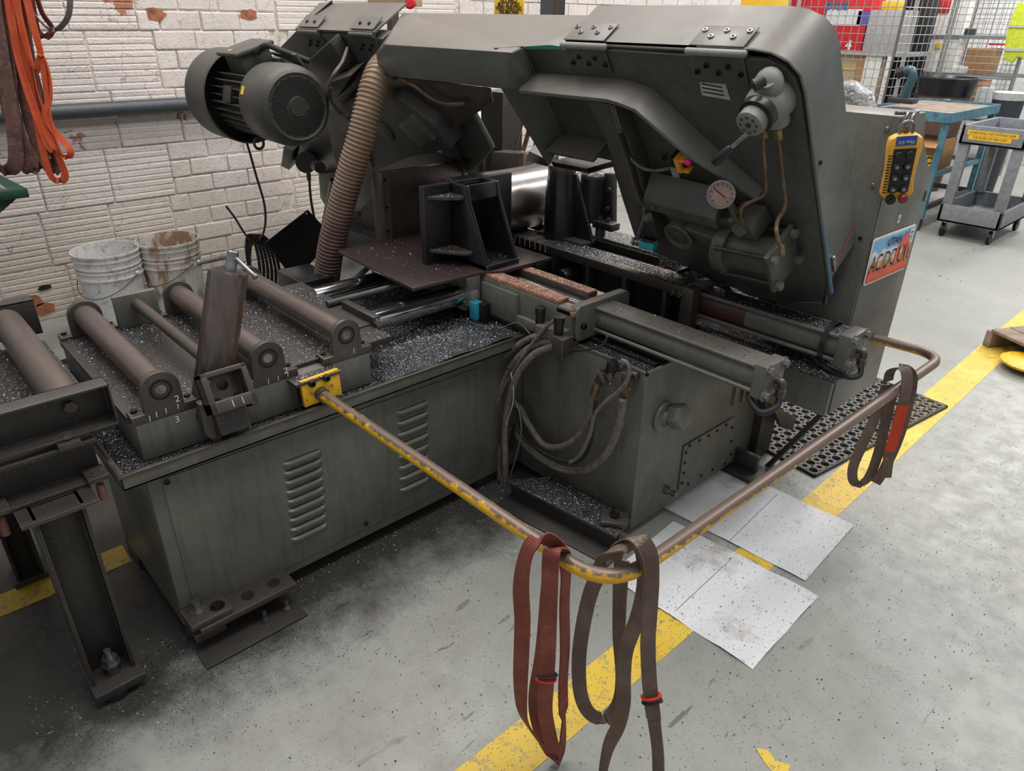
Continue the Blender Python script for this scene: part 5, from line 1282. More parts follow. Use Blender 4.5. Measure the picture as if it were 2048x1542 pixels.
# drive motor: fan end towards the room
mc0 = at(597, 214, y=1.35); AX = Vector((1, 0, 0))
mo = part('motor_body', MB().lathe([(.108, -.50), (.108, -.10), (.12, -.10), (.12, -.08)], mc0, AX, 36), 'motor_paint', hd)
for i in range(30):
    a = 2*math.pi*i/30+.05; d_ = Vector((0, math.cos(a), math.sin(a)))
    if 60 < math.degrees(a) < 130: continue
    part('cooling_fin', MB().obox(mc0+AX*-.30+d_*.122, .36, .004, .034, AX, AX.cross(d_), d_), 'motor_paint', mo)
part('fan_cowl', MB().lathe([(.140, -.20), (.146, -.19), (.148, -.06), (.142, -.025), (.128, -.006), (.119, 0), (.112, -.004)], mc0, AX, 48, capped=False), 'motor_paint', mo, label='rounded fan cowl with perforated end')
part('fan_grille', MB().lathe([(.113, -.004), (0, -.003)], mc0, AX, 48, capped=False), 'motor_paint', mo)
part('grille_hub', MB().lathe([(.036, -.003), (.034, .002), (.0, .002)], mc0, AX, 32), 'motor_paint', mo)
hm = MB()
for i in range(-10, 11):
    for j in range(-12, 13):
        yy = i*.0105+(.00525 if j % 2 else 0); zz = j*.0091; rr_ = math.hypot(yy, zz)
        if .042 < rr_ < .106: hm.cyl(mc0+Vector((-.006, yy, zz)), mc0+Vector((-.0020, yy, zz)), .0040, seg=8)
part('grille_holes', hm, 'black_ink', mo, kind='stuff')
part('drive_guard', MB().lathe([(.176, -.64), (.182, -.635), (.184, -.44), (.178, -.435), (.178, -.44), (.165, -.60)], mc0, AX, 56), 'motor_paint', mo, label='wide plain drum guard behind the motor')
tb = mc0+Vector((-.33, -.02, .155)); tz = Vector((0, -.30, 1)).normalized(); ty = Vector((0, 1, .30)).normalized()
part('terminal_box', MB().obox(tb+tz*-.01, .15, .13, .08, AX, ty, tz), 'motor_paint', mo, bevel=.008)
part('terminal_lid', MB().obox(tb+tz*.036, .19, .17, .018, AX, ty, tz), 'motor_paint', mo, bevel=.008)
part('warning_mark', MB().prism([tb+tz*.0455+AX*a+ty*b for a, b in ((-.02, -.065), (.005, -.065), (-.0075, -.045))], tz*.001), 'yellow_sign', mo, smooth=False)
part('warning_mark', MB().obox(mc0+Vector((-.16, -.137, .053)), .022, .003, .03, AX, (0, .93, -.36), (0, .36, .93)), 'yellow_sign', mo)
part('name_plate', MB().obox(mc0+Vector((-.30, -.142, .030)), .07, .004, .06, AX, (0, .97, -.22), (0, .22, .97)), 'dark_steel', mo, bevel=.001)
part('lifting_eye', MB().tube([mc0+Vector((-.28, -.05, -.16))+Vector((.0, .02*math.cos(a), .022*math.sin(a))) for a in [i*2*math.pi/16 for i in range(16)]], .006, 8, closed=True), 'motor_paint', mo)
part('motor_bracket', MB().prism([F3(*fr(x, y, .16), .16) for x, y in ((535, 106), (590, 110), (655, 205), (645, 212), (640, 180), (585, 125))], FN*-.012), 'motor_paint', hd, bevel=.002)
part('motor_foot', MB().obox(mc0+Vector((-.30, .10, .12)), .18, .10, .07), 'motor_paint', mo, bevel=.006)
part('cable', MB().tube(smooth_path([tb+AX*.09+tz*.02, tb+AX*.13+tz*.04+ty*.03, tb+AX*.2+ty*.06+tz*.01, tb+AX*.25+ty*.12-tz*.04], 8), .011, 10), 'black_rubber', mo)
# corrugated extraction hose
pth = smooth_path([at(772, 128, y=1.60), at(757, 150, y=1.52), at(742, 195, y=1.47), at(722, 275, y=1.42), at(700, 350, y=1.38), at(678, 430, y=1.34), at(661, 500, y=1.31), at(652, 580, y=1.30), at(652, 640, y=1.30)], 40)
# resample finely
L = [0]
for a, b in zip(pth[:-1], pth[1:]): L.append(L[-1]+(b-a).length)
N = int(L[-1]/.0036); P2 = []; j = 0
for i in range(N+1):
    s = L[-1]*i/N
    while j < len(L)-2 and L[j+1] < s: j += 1
    t_ = (s-L[j])/max(1e-9, L[j+1]-L[j]); P2.append(pth[j].lerp(pth[j+1], t_))
rad = [.0475+(.0035 if (i % 4) in (1, 2) else -.0025) for i in range(len(P2))]
solo('corrugated_hose', MB().tube(P2, rad, 28), 'corrugated_hose', 'thick rusty brown corrugated hose running down from the saw head', 'hose')

# blade strip
part('blade_band', MB().box(-2.35, -1.45, 2.044, 2.0456, .722, .752), 'dark_bolt', hd)
part('blade_band', MB().prism([(-1.62, 2.03, .700), (-1.27, 2.03, .688), (-1.27, 2.03, .715), (-1.62, 2.03, .727)], (0, .0016, 0)), 'dark_steel', hd)
mb = MB()
for i in range(26):
    x = -1.55+.0125*i; z = .7245-.034*(x+1.62)
    mb.prism([(x, 2.0305, z), (x+.011, 2.0305, z), (x+.003, 2.0305, z+.008)], (0, .0012, 0))
part('blade_teeth', mb, 'tooth_steel', hd, smooth=False)

# heap of swarf behind the bed under the tension unit
mb = MB(); nx, ny = 22, 8
for i in range(nx+1):
    for j in range(ny+1):
        x = -1.55+.62*i/nx; y = 1.985+.075*j/ny
        mb.v.append(Vector((x, y, .60+.155*math.exp(-((x+1.27)/.16)**2)+.07*math.exp(-((x+1.0)/.2)**2)+.012*math.sin(37*x)*math.sin(51*y))))
for i in range(nx):
    for j in range(ny): mb.f.append((i*(ny+1)+j, (i+1)*(ny+1)+j, (i+1)*(ny+1)+j+1, i*(ny+1)+j+1))
K_ = list(mb.v)
solo('swarf_heap', mb, 'swarf_bed', 'dark oily swarf heap between the vise bed and the saw head', 'metal chips', kind='stuff')
def f(r):
    q = K_[int(r[0]*(len(K_)-1))]; return q+Vector((.03*(r[1]-.5), .01*(r[2]-.5), .003))
swarf('heap_chips', f, 5000, .0036, None, label='glinting chips lying on the swarf heap behind the vise bed', cat='metal chips')
swarf('rusty_chips', f, 2200, .0045, None, mat='lamp_tint_deposit', label='rusty orange chips mixed in the swarf heap by the blade', cat='metal chips')
# ------------------------------------------------------------------ guard rail
zr = .602
gpts = fillet([(XB+.035, .772, zr), (-.585, .785, zr), (-.562, 2.305, zr), (-.765, 2.285, zr)], .10, 10)
solo('guard_rail', MB().tube(gpts, .0145, 18), 'guard_pipe', 'bent guard rail pipe with worn yellow paint running round the machine', 'guard rail')
part('weld_collar', MB().cyl((XB+.036, .772, zr), (XB+.06, .772, zr), .019, seg=18), 'brown_steel', gb)
# ------------------------------------------------------------------ web slings
HN = Vector((-.733, .681, 0)).normalized(); HR = Vector((CR.x, CR.y, 0)).normalized()
def hp(px, py, P0, off=0.0):
    d = ray(px, py); t = (Vector(P0)+HN*off-CAM).dot(HN)/d.dot(HN); return CAM+d*t
def strapseg(px, P0, offs, n=7):
    pts = [hp(x, y, P0, offs[i] if isinstance(offs, (list, tuple)) else offs) for i, (x, y) in enumerate(px)]
    return smooth_path(pts, n)
def twist(path, fn):
    out = []
    for i in range(len(path)):
        T = (path[min(i+1, len(path)-1)]-path[max(i-1, 0)]).normalized()
        a = math.radians(fn(i/(len(path)-1)))
        W = HR-T*HR.dot(T)
        W = W.normalized() if W.length > .25 else (HN-T*HN.dot(T)).normalized()
        out.append((W*math.cos(a)+T.cross(W)*math.sin(a)).normalized())
    return out
def sling(name, label, P0, segs, w, th, mat, cat='lifting sling', group=None):
    t_ = thing(name, label, cat, Vector(P0)-Vector((0, 0, .35)), group=group)
    for px, offs, tw in segs:
        ph = strapseg(px, P0, offs)
        part('strap', MB().ribbon(ph, twist(ph, tw), w, th), mat, t_)
    return t_
P1 = Vector((-.700, .782, zr))
s1 = sling('web_sling', 'reddish brown webbing sling looped over the guard rail left of its corner', P1, [
    ([(1126, 1108), (1108, 1086), (1083, 1076), (1060, 1092), (1047, 1130), (1042, 1180), (1045, 1240), (1043, 1300), (1041, 1380), (1046, 1432), (1068, 1468), (1097, 1500), (1108, 1517), (1122, 1505), (1127, 1440), (1126, 1369), (1130, 1298), (1129, 1211), (1132, 1148), (1128, 1118)],
     [.03, .0, -.035, -.045, -.045, -.04, -.035, -.03, -.03, -.03, -.02, -.005, .0, .01, .02, .025, .03, .03, .03, .03], lambda t: 55*math.sin(t*9.5)**2*(t < .75)+50*(t >= .6)),
    ([(1128, 1124), (1124, 1104), (1108, 1098), (1102, 1112), (1100, 1150), (1098, 1220), (1096, 1300), (1093, 1360), (1090, 1420), (1098, 1467), (1108, 1505)],
     [.03, .0, -.03, -.045, -.045, -.045, -.045, -.045, -.045, -.035, -.02], lambda t: 8*math.sin(t*7)),
    ([(1102, 1125), (1088, 1200), (1078, 1320), (1070, 1400), (1080, 1460), (1106, 1512)], [.035, .04, .04, .035, .02, .0], lambda t: 40+30*math.sin(t*6)),
], .031, .0035, 'strap_red')
def tie(parent, px, py, P0, off, mat, r=.0185, tilt=0):
    c_ = hp(px, py, P0, off); T = (Vector((0, 0, 1))+HR*tilt).normalized(); a, b, _ = basis(T)
    ring = [c_+HR*(r*math.cos(k*2*math.pi/24))+HN*(r*.45*math.sin(k*2*math.pi/24))+Vector((0, 0, tilt*r*math.cos(k*2*math.pi/24))) for k in range(24)]
    return part('cable_tie', MB().tube(ring, .0028, 8, closed=True).sphere(c_+HR*r*(1 if mat == 'black_rubber' else -1), .0042, 8), mat, parent)
tie(s1, 1094, 1350, P1, -.045, 'black_rubber', tilt=.05); tie(s1, 1093, 1358, P1, -.045, 'red_tie', tilt=-.05)
P2_ = Vector((-.612, .875, zr))
s2 = sling('web_sling', 'greyish brown webbing sling hanging longest over the guard rail right of its corner', P2_, [
    ([(1228, 1118), (1238, 1092), (1262, 1076), (1285, 1084), (1299, 1110), (1302, 1160), (1299, 1228), (1296, 1285), (1298, 1350), (1303, 1404), (1310, 1457), (1316, 1510), (1317, 1580)],
     [.03, .01, -.02, -.04, -.045, -.045, -.045, -.045, -.045, -.045, -.045, -.045, -.045], lambda t: 12*math.sin(t*8)+(35 if t > .8 else 0)),
    ([(1198, 1130), (1212, 1106), (1234, 1095), (1260, 1092), (1279, 1112), (1284, 1176), (1273, 1239), (1252, 1299), (1247, 1351), (1247, 1404), (1237, 1450), (1217, 1492), (1206, 1542), (1203, 1590)],
     [.03, .01, -.02, -.03, -.035, -.035, -.035, -.03, -.03, -.03, -.03, -.03, -.03, -.03], lambda t: 25+45*math.sin(t*5)**2),
    ([(1244, 1120), (1241, 1160), (1239, 1211), (1238, 1281), (1243, 1351), (1240, 1397), (1227, 1425), (1206, 1438), (1178, 1425), (1161, 1386), (1158, 1316), (1167, 1246), (1181, 1186), (1196, 1150), (1200, 1128)],
     [.03, .03, .03, .025, .02, .02, .015, .01, .01, .01, .02, .025, .03, .03, .03], lambda t: 15+30*math.sin(t*6)),
], .030, .0035, 'strap_brown')
tie(s2, 1303, 1392, P2_, -.045, 'red_tie', tilt=.25); tie(s2, 1304, 1402, P2_, -.045, 'black_rubber', tilt=.25)
P3 = Vector((-.566, 2.02, zr))
s3 = sling('web_sling', 'brown sling with a bright red sewn label at the far end of the guard rail', P3, [
    ([(1776, 762), (1782, 742), (1800, 735), (1812, 742), (1814, 770), (1808, 800), (1800, 830), (1790, 870), (1778, 906), (1776, 925), (1772, 955)],
     [.04, .02, -.02, -.04, -.05, -.05, -.05, -.05, -.05, -.05, -.05], lambda t: 10),
    ([(1800, 735), (1818, 741), (1824, 758), (1820, 790), (1808, 840), (1795, 880), (1780, 915), (1765, 945), (1751, 966)], [-.02, -.02, -.01, .0, .0, .0, .0, .0, .0], lambda t: 25),
    ([(1773, 770), (1765, 795), (1748, 840), (1722, 895), (1706, 935), (1707, 962), (1722, 967), (1740, 950), (1757, 905), (1772, 840), (1783, 790), (1790, 770)],
     [.04, .04, .03, .02, .02, .02, .02, .02, .02, .02, .03, .03], lambda t: 30*math.sin(t*5)),
], .028, .0035, 'strap_brown')
ph = strapseg([(1806, 812), (1800, 835), (1790, 870), (1779, 903)], P3, -.055)
part('sewn_label', MB().ribbon(ph, twist(ph, lambda t: 10), .029, .003), 'strap_redlabel', s3, label='bright red sewn label')
cpt = hp(1772, 918, P3, -.06); part('red_button', MB().sphere(cpt, .004, 8), 'red_tie', s3)
# ------------------------------------------------------------------ slings hanging on the wall side, upper left
PW = Vector((-3.75, .72, 1.2))
def wsl(label, px, offs, w, mat, tw, n=7):
    t_ = thing('web_sling', label, 'lifting sling', hp(px[0][0], px[0][1], PW, 0))
    ph = strapseg(px, PW, offs, n)
    part('strap', MB().ribbon(ph, twist(ph, tw), w, .005), mat, t_)
    return t_
wsl('broad faded dirty sling at the far left of the wall bundle', [(-30, -40), (-18, 60), (0, 150), (12, 210), (28, 270), (45, 320), (62, 342), (72, 320), (66, 250), (52, 170), (35, 90), (20, 20), (8, -60)], [.0, -.01, -.02, -.03, -.03, -.03, -.02, .0, .02, .03, .03, .03, .03], .062, 'strap_dirty', lambda t: 20*math.sin(t*7))
wsl('lower dirty sling loop drooping to the frame edge in the wall bundle', [(-60, -40), (-40, 150), (-20, 290), (0, 335), (20, 340), (32, 318), (26, 240), (10, 140), (-8, 30), (-20, -60)], [-.05]*10, .058, 'strap_dirty', lambda t: 15+20*math.sin(t*5))
wsl('striped brown and dirty sling in the middle of the wall bundle', [(2, -60), (14, 40), (34, 140), (54, 230), (78, 300), (100, 336), (112, 338), (110, 310), (92, 240), (72, 180), (52, 90), (34, -60)], [-.02]*12, .05, 'strap_dirty', lambda t: 25*math.sin(t*9))
wsl('wide dirty sling lying over the middle strands of the wall bundle', [(-10, -60), (10, 50), (22, 150), (30, 230), (50, 290), (78, 325), (86, 300), (76, 220), (60, 130), (44, 40), (30, -60)], [-.035]*11, .056, 'strap_dirty', lambda t: 18*math.sin(t*6))
wsl('long bright orange sling hanging lowest in the wall bundle', [(28, -60), (40, 20), (60, 100), (74, 180), (92, 240), (112, 300), (130, 350), (118, 362), (100, 348), (84, 290), (66, 200), (45, 90), (25, -60)], [-.045]*13, .030, 'strap_orange', lambda t: 20+35*math.sin(t*8))
wsl('narrow kinked orange sling at the right of the wall bundle', [(22, -60), (44, 60), (70, 140), (88, 112), (100, 150), (98, 200), (80, 225), (96, 250), (128, 285), (142, 300), (138, 315), (118, 310), (100, 260), (82, 190), (60, 70), (38, -60)][:3]+[(84, 110), (98, 150), (100, 195), (90, 228), (108, 262), (138, 296), (139, 312), (122, 306), (100, 240), (84, 120), (66, 50), (40, -60)], [-.07]*15, .026, 'strap_orange', lambda t: 45*math.sin(t*7))
wsl('second bright orange sling strand left of the lowest one', [(10, -60), (20, 40), (38, 120), (60, 190), (84, 250), (104, 285), (112, 300), (100, 296), (80, 250), (52, 170), (30, 80), (14, -60)], [-.06]*12, .028, 'strap_orange', lambda t: 30*math.sin(t*10))
wsl('faded red strap crossing behind the orange slings', [(60, -60), (82, 20), (104, 55), (96, 72), (80, 70), (70, 50), (52, -60)], [.03]*7, .03, 'strap_red', lambda t: 30)
wsl('thin grey strap loop hanging apart right of the orange slings', [(56, -60), (62, 10), (80, 42), (105, 60), (125, 50), (139, 20), (140, -60)], [.01]*7, .022, 'hose_grey', lambda t: 55)
hk_ = hp(20, -75, PW)
solo('sling_hook_bar', MB().cyl(hk_-HR*.3-Vector((0, 0, 0)), hk_+HR*.45, .015, seg=12).box(XW, hk_.x, hk_.y-.02, hk_.y+.02, hk_.z-.02, hk_.z+.02), 'dark_steel', 'steel bar on the wall carrying the bundle of slings', 'hook bar')
# green machine corner at the left edge
gk = thing('green_bench', 'dark green bench corner jutting in at the left edge under the slings', 'bench', (-3.4, .2, 0))
part('bench_top', MB().prism([(-3.40, .535, .872), (-3.40, -.6, .872), (-3.9, -.6, .872), (-3.9, .5, .872)], (0, 0, -.036)), 'green_dark', gk, bevel=.004)
part('bench_body', MB().prism([(-3.43, .50, .836), (-3.43, .30, .70), (-3.43, -.6, .70), (-3.43, -.6, .836)], (-.4, 0, 0)), 'green_dark', gk)
part('vise_base', MB().prism([(-3.42, .47, .872), (-3.42, .30, .96), (-3.42, -.1, .96), (-3.42, -.1, .872)], (-.12, 0, 0)), 'grey_cast', gk)
for y in (-.5, .25): part('leg', MB().box(-3.85, -3.79, y, y+.06, 0, .836), 'green_dark', gk)
# ------------------------------------------------------------------ buckets
def bucket(x, y, label, mat, rot):
    b = thing('bucket', label, 'bucket', (x, y, 0), group=None)
    o = Vector((x, y, 0)); Z = Vector((0, 0, 1))
    part('bucket_body', MB().lathe([(0, .004), (.128, 0), (.130, .006), (.146, .315), (.149, .318), (.1535, .318), (.1535, .326), (.148, .326), (.149, .352), (.1535, .352), (.1535, .362), (.144, .362), (.140, .34)], o, Z, 48, capped=False), mat, b)
    part('nested_bucket', MB().lathe([(.143, .355), (.148, .372), (.1535, .372), (.1535, .378), (.149, .378), (.151, .408), (.155, .408), (.155, .414), (.151, .414), (.152, .432), (.1565, .432), (.1575, .438), (.1565, .444), (.151, .444), (.146, .40), (.132, .10), (0, .095)], o, Z, 48, capped=False), mat, b, label='second bucket nested inside')
    c, s = math.cos(rot), math.sin(rot)
    pts = []
    for k in range(17):
        a = math.pi*k/16; q = Vector((math.cos(a)*.158, -.03-math.sin(a)*.145*.45-.10*math.sin(a)*0, -.12*math.sin(a)))
        q = Vector((math.cos(a)*.158, -(math.sin(a)*.163), -.10*math.sin(a)))
        pts.append(o+Vector((q.x*c-q.y*s, q.x*s+q.y*c, .335+q.z)))
    part('handle', MB().tube(pts, .0022, 8), 'dark_steel', b)
    for e in (0, 16): part('handle_ear', MB().sphere(pts[e], .010, 10), mat, b)
    return b
b1_ = at(210, 500, z=.438); b2_ = at(334, 480, z=.438)
bucket(b1_.x, b1_.y, 'white plastic bucket pair, the left and cleaner of the two by the wall', 'bucket_white', math.radians(35))
bucket(b2_.x, b2_.y, 'white bucket pair with rusty brown drips, right of the cleaner one', 'bucket_rusty', math.radians(20))
# ------------------------------------------------------------------ flap plate, wire and coiled conduit
fl = part('guard_flap', MB().prism([at(*q, x=-3.1) for q in ((530, 485), (615, 419), (668, 476), (588, 561))], (.003, 0, 0)), 'black_cast', hd, smooth=False)
for q in ((613, 427), (587, 553)): part('flap_hole', MB().cyl(at(*q, x=-3.0965), at(*q, x=-3.0955), .004, seg=10), 'white_mark', fl)
solo('grease_line', MB().tube(smooth_path([at(*q, x=-3.15) for q in ((618, 350), (622, 400), (632, 450), (640, 470))], 6), .006, 10).tube([at(*q, x=-3.15) for q in ((617, 346), (618, 360))], .010, 10), 'dark_steel', 'thin dark line with a fitting hanging beside the drive case', 'pipe')
solo('hanging_wire', MB().tube(smooth_path([at(*q, x=-3.2) for q in ((489, 272), (498, 300), (512, 350), (528, 405), (531, 440), (527, 465), (518, 480))], 8), .0055, 8).tube(smooth_path([at(*q, x=-3.2) for q in ((452, 412), (470, 436), (486, 462), (500, 480))], 6), .005, 8), 'dark_steel',
     'bent dark wire hanging from the motor to the coiled conduit', 'wire', loc=at(510, 400, x=-3.2))
cc = thing('conduit_coil', 'coil of black corrugated conduit hanging on a wire by the buckets', 'conduit', at(512, 575, x=-3.2))
c0_ = at(513, 520, x=-3.2)
for k in range(6):
    rx_ = .026+.0085*k; rz_ = .118+.009*k
    pts = [c0_+HR*(rx_*math.cos(2*math.pi*i/180)+.006*k-.015)+HN*(.010*k)+Vector((0, 0, rz_*math.sin(2*math.pi*i/180)-.012*k)) for i in range(180)]
    part('coil_turn', MB().tube(pts, [.0075+(.0014 if i % 3 == 0 else -.0008) for i in range(180)], 8, closed=True), 'dark_bolt', cc)
# hydraulic lines behind the shuttle
solo('grey_cable', MB().tube(smooth_path([at(640, 590, z=.58), at(690, 570, z=.62), at(725, 545, z=.66), at(745, 525, z=.68)], 8), .010, 10), 'hose_grey', 'short grey hose rising to the shuttle plate behind the chrome bars', 'hose')
solo('drain_box', MB().box(-2.62, -2.42, 1.16, 1.30, .30, .60), 'black_cast', 'dark drain box at the foot of the corrugated hose', 'box', bevel=.004)
# ------------------------------------------------------------------ hoses at the manifold
YH = 1.475
def hose(name, label, px, r, mat='hose_grey', y=YH, dy=None, n=8, last=None):
    pts = [at(x, yy, y=(y if dy is None else dy[i])) for i, (x, yy) in enumerate(px)]
    if last: pts += last
    ph = smooth_path(pts, n)
    return solo(name, MB().tube(ph, r, 14), mat, label, 'hose', loc=ph[0])
def floor_end(x): return [Vector((x, YH+.0, .03)), Vector((x-.03, YH+.03, .015))]
hose('hydraulic_hose', 'outermost grey hydraulic hose arching from the manifold to the floor', [(1108, 672), (1075, 672), (1045, 685), (1003, 722), (984, 770), (979, 830), (986, 890), (990, 950), (984, 985), (980, 1000)], .0105, dy=[YH, YH-.005, YH-.01, YH-.015, YH-.02, YH-.02, YH-.02, YH-.02, YH-.01, YH])
hose('hydraulic_hose', 'second grey hose of the bundle, nested inside the outermost arch', [(1106, 682), (1080, 686), (1050, 702), (1018, 740), (1000, 790), (994, 850), (998, 910), (999, 960), (996, 1005)], .0105, dy=[YH, YH-.01, YH-.02, YH-.03, YH-.04, YH-.04, YH-.04, YH-.03, YH-.02])
hose('hydraulic_hose', 'innermost thick grey hose dropping straight beside the dark strap tie', [(1118, 690), (1090, 698), (1062, 714), (1035, 750), (1018, 800), (1010, 860), (1010, 920), (1010, 970), (1004, 1020)], .0115, dy=[YH, YH-.015, YH-.03, YH-.045, YH-.05, YH-.05, YH-.05, YH-.04, YH-.03])
hose('hydraulic_hose', 'slim grey hose running from the black valve cap down into the bundle', [(1108, 641), (1085, 662), (1055, 700), (1025, 745), (1003, 785), (990, 840), (990, 900), (1003, 960), (1012, 1010), (1022, 1030), (1018, 1038)], .006, dy=[1.46, 1.455, 1.45, 1.44, 1.43, 1.43, 1.43, 1.43, 1.43, 1.43, 1.43])
hose('hydraulic_hose', 'chip-crusted thick hose sagging to the left pair of brass fittings', [(1018, 905), (1014, 850), (1022, 812), (1040, 815), (1058, 850), (1088, 890), (1125, 893), (1160, 870), (1180, 830), (1188, 790)], .0115, y=1.50)
hose('hydraulic_hose', 'smooth hose sweeping lowest to the right brass fitting', [(1012, 940), (1016, 880), (1028, 860), (1050, 890), (1090, 922), (1130, 940), (1175, 938), (1215, 905), (1238, 850), (1246, 800)], .0115, y=1.485)
hose('hydraulic_hose', 'thin dark hose looping under the crusted one to the fittings', [(1022, 900), (1030, 850), (1050, 880), (1100, 912), (1150, 925), (1176, 900), (1186, 850), (1192, 800)], .006, 'black_rubber', y=1.470)
hose('hydraulic_hose', 'slim grey tube curling off the black cap fitting into the left loop', [(1244, 720), (1256, 728), (1258, 752), (1240, 780), (1210, 805), (1190, 830), (1180, 870), (1160, 910), (1140, 925)], .0058, y=1.455)
hose('sensor_cable', 'thin pale wire dropping from the dark tie along the hoses', [(1022, 745), (1027, 780), (1025, 810), (1012, 850), (1006, 900)], .0022, 'sheet_grey', y=1.42)
hose('sensor_cable', 'thin grey wire looping beside the crusted hose', [(1030, 800), (1040, 830), (1042, 870), (1030, 920), (1018, 960)], .0025, 'hose_grey', y=1.43)
hose('supply_tube', 'slim tube under the nearer cylinder flange ending in a rusty nut', [(1133, 707), (1150, 702), (1180, 698), (1205, 690), (1215, 672)], .004, 'dark_steel', y=1.50)
for (x_, y_, m_, r_) in ((996, 900, 'hose_grey', .024), (999, 946, 'hose_grey', .022), (1022, 738, 'black_rubber', .020)):
    c_ = at(x_, y_, y=1.445)
    solo('hose_tie', MB().tube([c_+Vector((r_*math.cos(k*math.pi/12), r_*1.2*math.sin(k*math.pi/12)+.012, .003*math.cos(k*math.pi/12) if m_ == 'hose_grey' else -.012*math.cos(k*math.pi/12))) for k in range(24)], .0028, 8, closed=True), m_,
         {900: 'upper grey tie round the hose bundle', 946: 'lower grey tie round the hose bundle', 738: 'black strap tie near the top of the hose arch'}[y_], 'tie')
ft_ = thing('hose_fittings', 'cluster of oily brass and black hose fittings on the base cabinet corner', 'fittings', at(1215, 800, y=1.52))
def fit(px, r0, y=1.50, mat='brass', nm='brass_nut', hexh=True):
    a = at(*px[0], y=y); b = at(*px[1], y=y); mb_ = MB()
    mb_.cyl(a, b, r0, seg=6 if hexh else 16); return part(nm, mb_, mat, ft_, bevel=.0008)
fit(((1188, 792), (1195, 765)), .0135); fit(((1196, 764), (1203, 745)), .011, mat='brown_steel', nm='fitting_body', hexh=False)
fit(((1247, 800), (1250, 775)), .0125); fit(((1250, 775), (1252, 745)), .011, mat='brown_steel', nm='fitting_body', hexh=False)
fit(((1222, 742), (1226, 722)), .0165, mat='black_plastic', nm='valve_cap', hexh=False); fit(((1221, 756), (1222, 742)), .011)
fit(((1205, 742), (1248, 735)), .010, y=1.52, mat='dark_steel', nm='manifold_pipe', hexh=False)
fit(((1252, 745), (1276, 752)), .012, y=1.53, mat='dark_steel', nm='manifold_pipe', hexh=False)
fit(((1200, 748), (1212, 770)), .012, y=1.50, mat='dark_steel', nm='fitting_body', hexh=False)
def f(r):
    a = at(1200+60*r[0], 735+50*r[1], y=1.49+.02*r[2]); return a
swarf('metal_chips', f, 260, .004, ft_)
# ------------------------------------------------------------------ things on the floor
def pad(label, c, z, ang, crease):
    w = thing('absorbent_pad', label, 'pad', (sum(p[0] for p in c)/4, sum(p[1] for p in c)/4, 0))
    mb = MB(); n = 10
    A, B, C_, D_ = [Vector((x, y, 0)) for x, y in c]
    for i in range(n+1):
        for j in range(n+1):
            p = A.lerp(B, i/n).lerp(D_.lerp(C_, i/n), j/n); e = max(abs(i/n-.5), abs(j/n-.5))*2
            p.z = z+.0022+(.003*(math.sin(i*1.7+ang)*math.cos(j*1.3+ang)) if e > .8 else 0)*1.0+.0008
            mb.v.append(p)
    for i in range(n):
        for j in range(n): mb.f.append((i*(n+1)+j, (i+1)*(n+1)+j, (i+1)*(n+1)+j+1, i*(n+1)+j+1))
    part('pad_sheet', mb, 'absorbent_pad', w)
    a = A.lerp(B, crease); b = D_.lerp(C_, crease)
    part('perforation', MB().cyl(a+Vector((0, 0, z+.003)), b+Vector((0, 0, z+.003)), .0012, seg=5), 'cart_grey', w)
    return w
def xy(px, py): p = at(px, py, z=0); return (p.x, p.y)
pad('white dimpled absorbent pad nearest the viewer, lying over the yellow line', [xy(1216, 1152), xy(1505, 1339), xy(1637, 1193), xy(1346, 1044)], .0008, 0, .47)
pad('white absorbent pad behind the nearer one, with rust spots by the cabinet', [xy(1325, 1016), xy(1610, 1163), xy(1708, 1052), xy(1430, 925)], .0008, 2, .5)
# ring mat
A = at(1628, 953, z=0); B = at(1889, 816, z=0); dx_ = (B-A); Wl = dx_.length; dx_.normalize(); dy_ = Vector((-dx_.y, dx_.x, 0)); Wd = 1.05
mat_ = thing('drainage_mat', 'black rubber drainage mat full of round holes beyond the base cabinet', 'mat', A+dx_*Wl/2+dy_*Wd/2)
cell = Wl/26; nx = 26; ny = int(Wd/cell)
mb = MB(); H_ = .012
for i in range(nx):
    for j in range(ny):
        c0 = A+dx_*((i+.5)*cell)+dy_*((j+.5)*cell); r_ = cell*(.455 if (i+j) % 2 == 0 else .27); k = len(mb.v); S = 16
        for q in range(S):
            a = 2*math.pi*(q+.5)/S; cx, sy_ = math.cos(a), math.sin(a); m_ = max(abs(cx), abs(sy_)); h2 = cell/2
            mb.v.append(c0+dx_*(cx/m_*h2)+dy_*(sy_/m_*h2)+Vector((0, 0, H_)))
            mb.v.append(c0+dx_*(cx*r_)+dy_*(sy_*r_)+Vector((0, 0, H_)))
            mb.v.append(c0+dx_*(cx*r_)+dy_*(sy_*r_)+Vector((0, 0, .001)))
        for q in range(S):
            q2 = (q+1) % S
            mb.f.append((k+3*q, k+3*q+1, k+3*q2+1, k+3*q2)); mb.f.append((k+3*q+1, k+3*q+2, k+3*q2+2, k+3*q2+1))
part('ring_grid', mb, 'mat_rubber' if 'mat_rubber' in M else 'cart_grey', mat_, kind='stuff', recalc=False, smooth=False)
part('mat_border', MB().prism([A-dx_*.008-dy_*.008, A-dx_*.008+dy_*Wd, A+dy_*Wd, A], (0, 0, H_)).prism([A-dy_*.008, B-dy_*.008+dx_*.008, B+dx_*.008, A], (0, 0, H_)), 'black_rubber', mat_)
part('mat_border', MB().prism([B-dy_*.008, B+dx_*.010-dy_*.008, B+dx_*.010+dy_*Wd, B+dy_*Wd], (0, 0, H_)), 'black_rubber', mat_)
part('mat_underside', MB().prism([A, B, B+dy_*Wd, A+dy_*Wd], (0, 0, .0006)), 'black_cast', mat_)
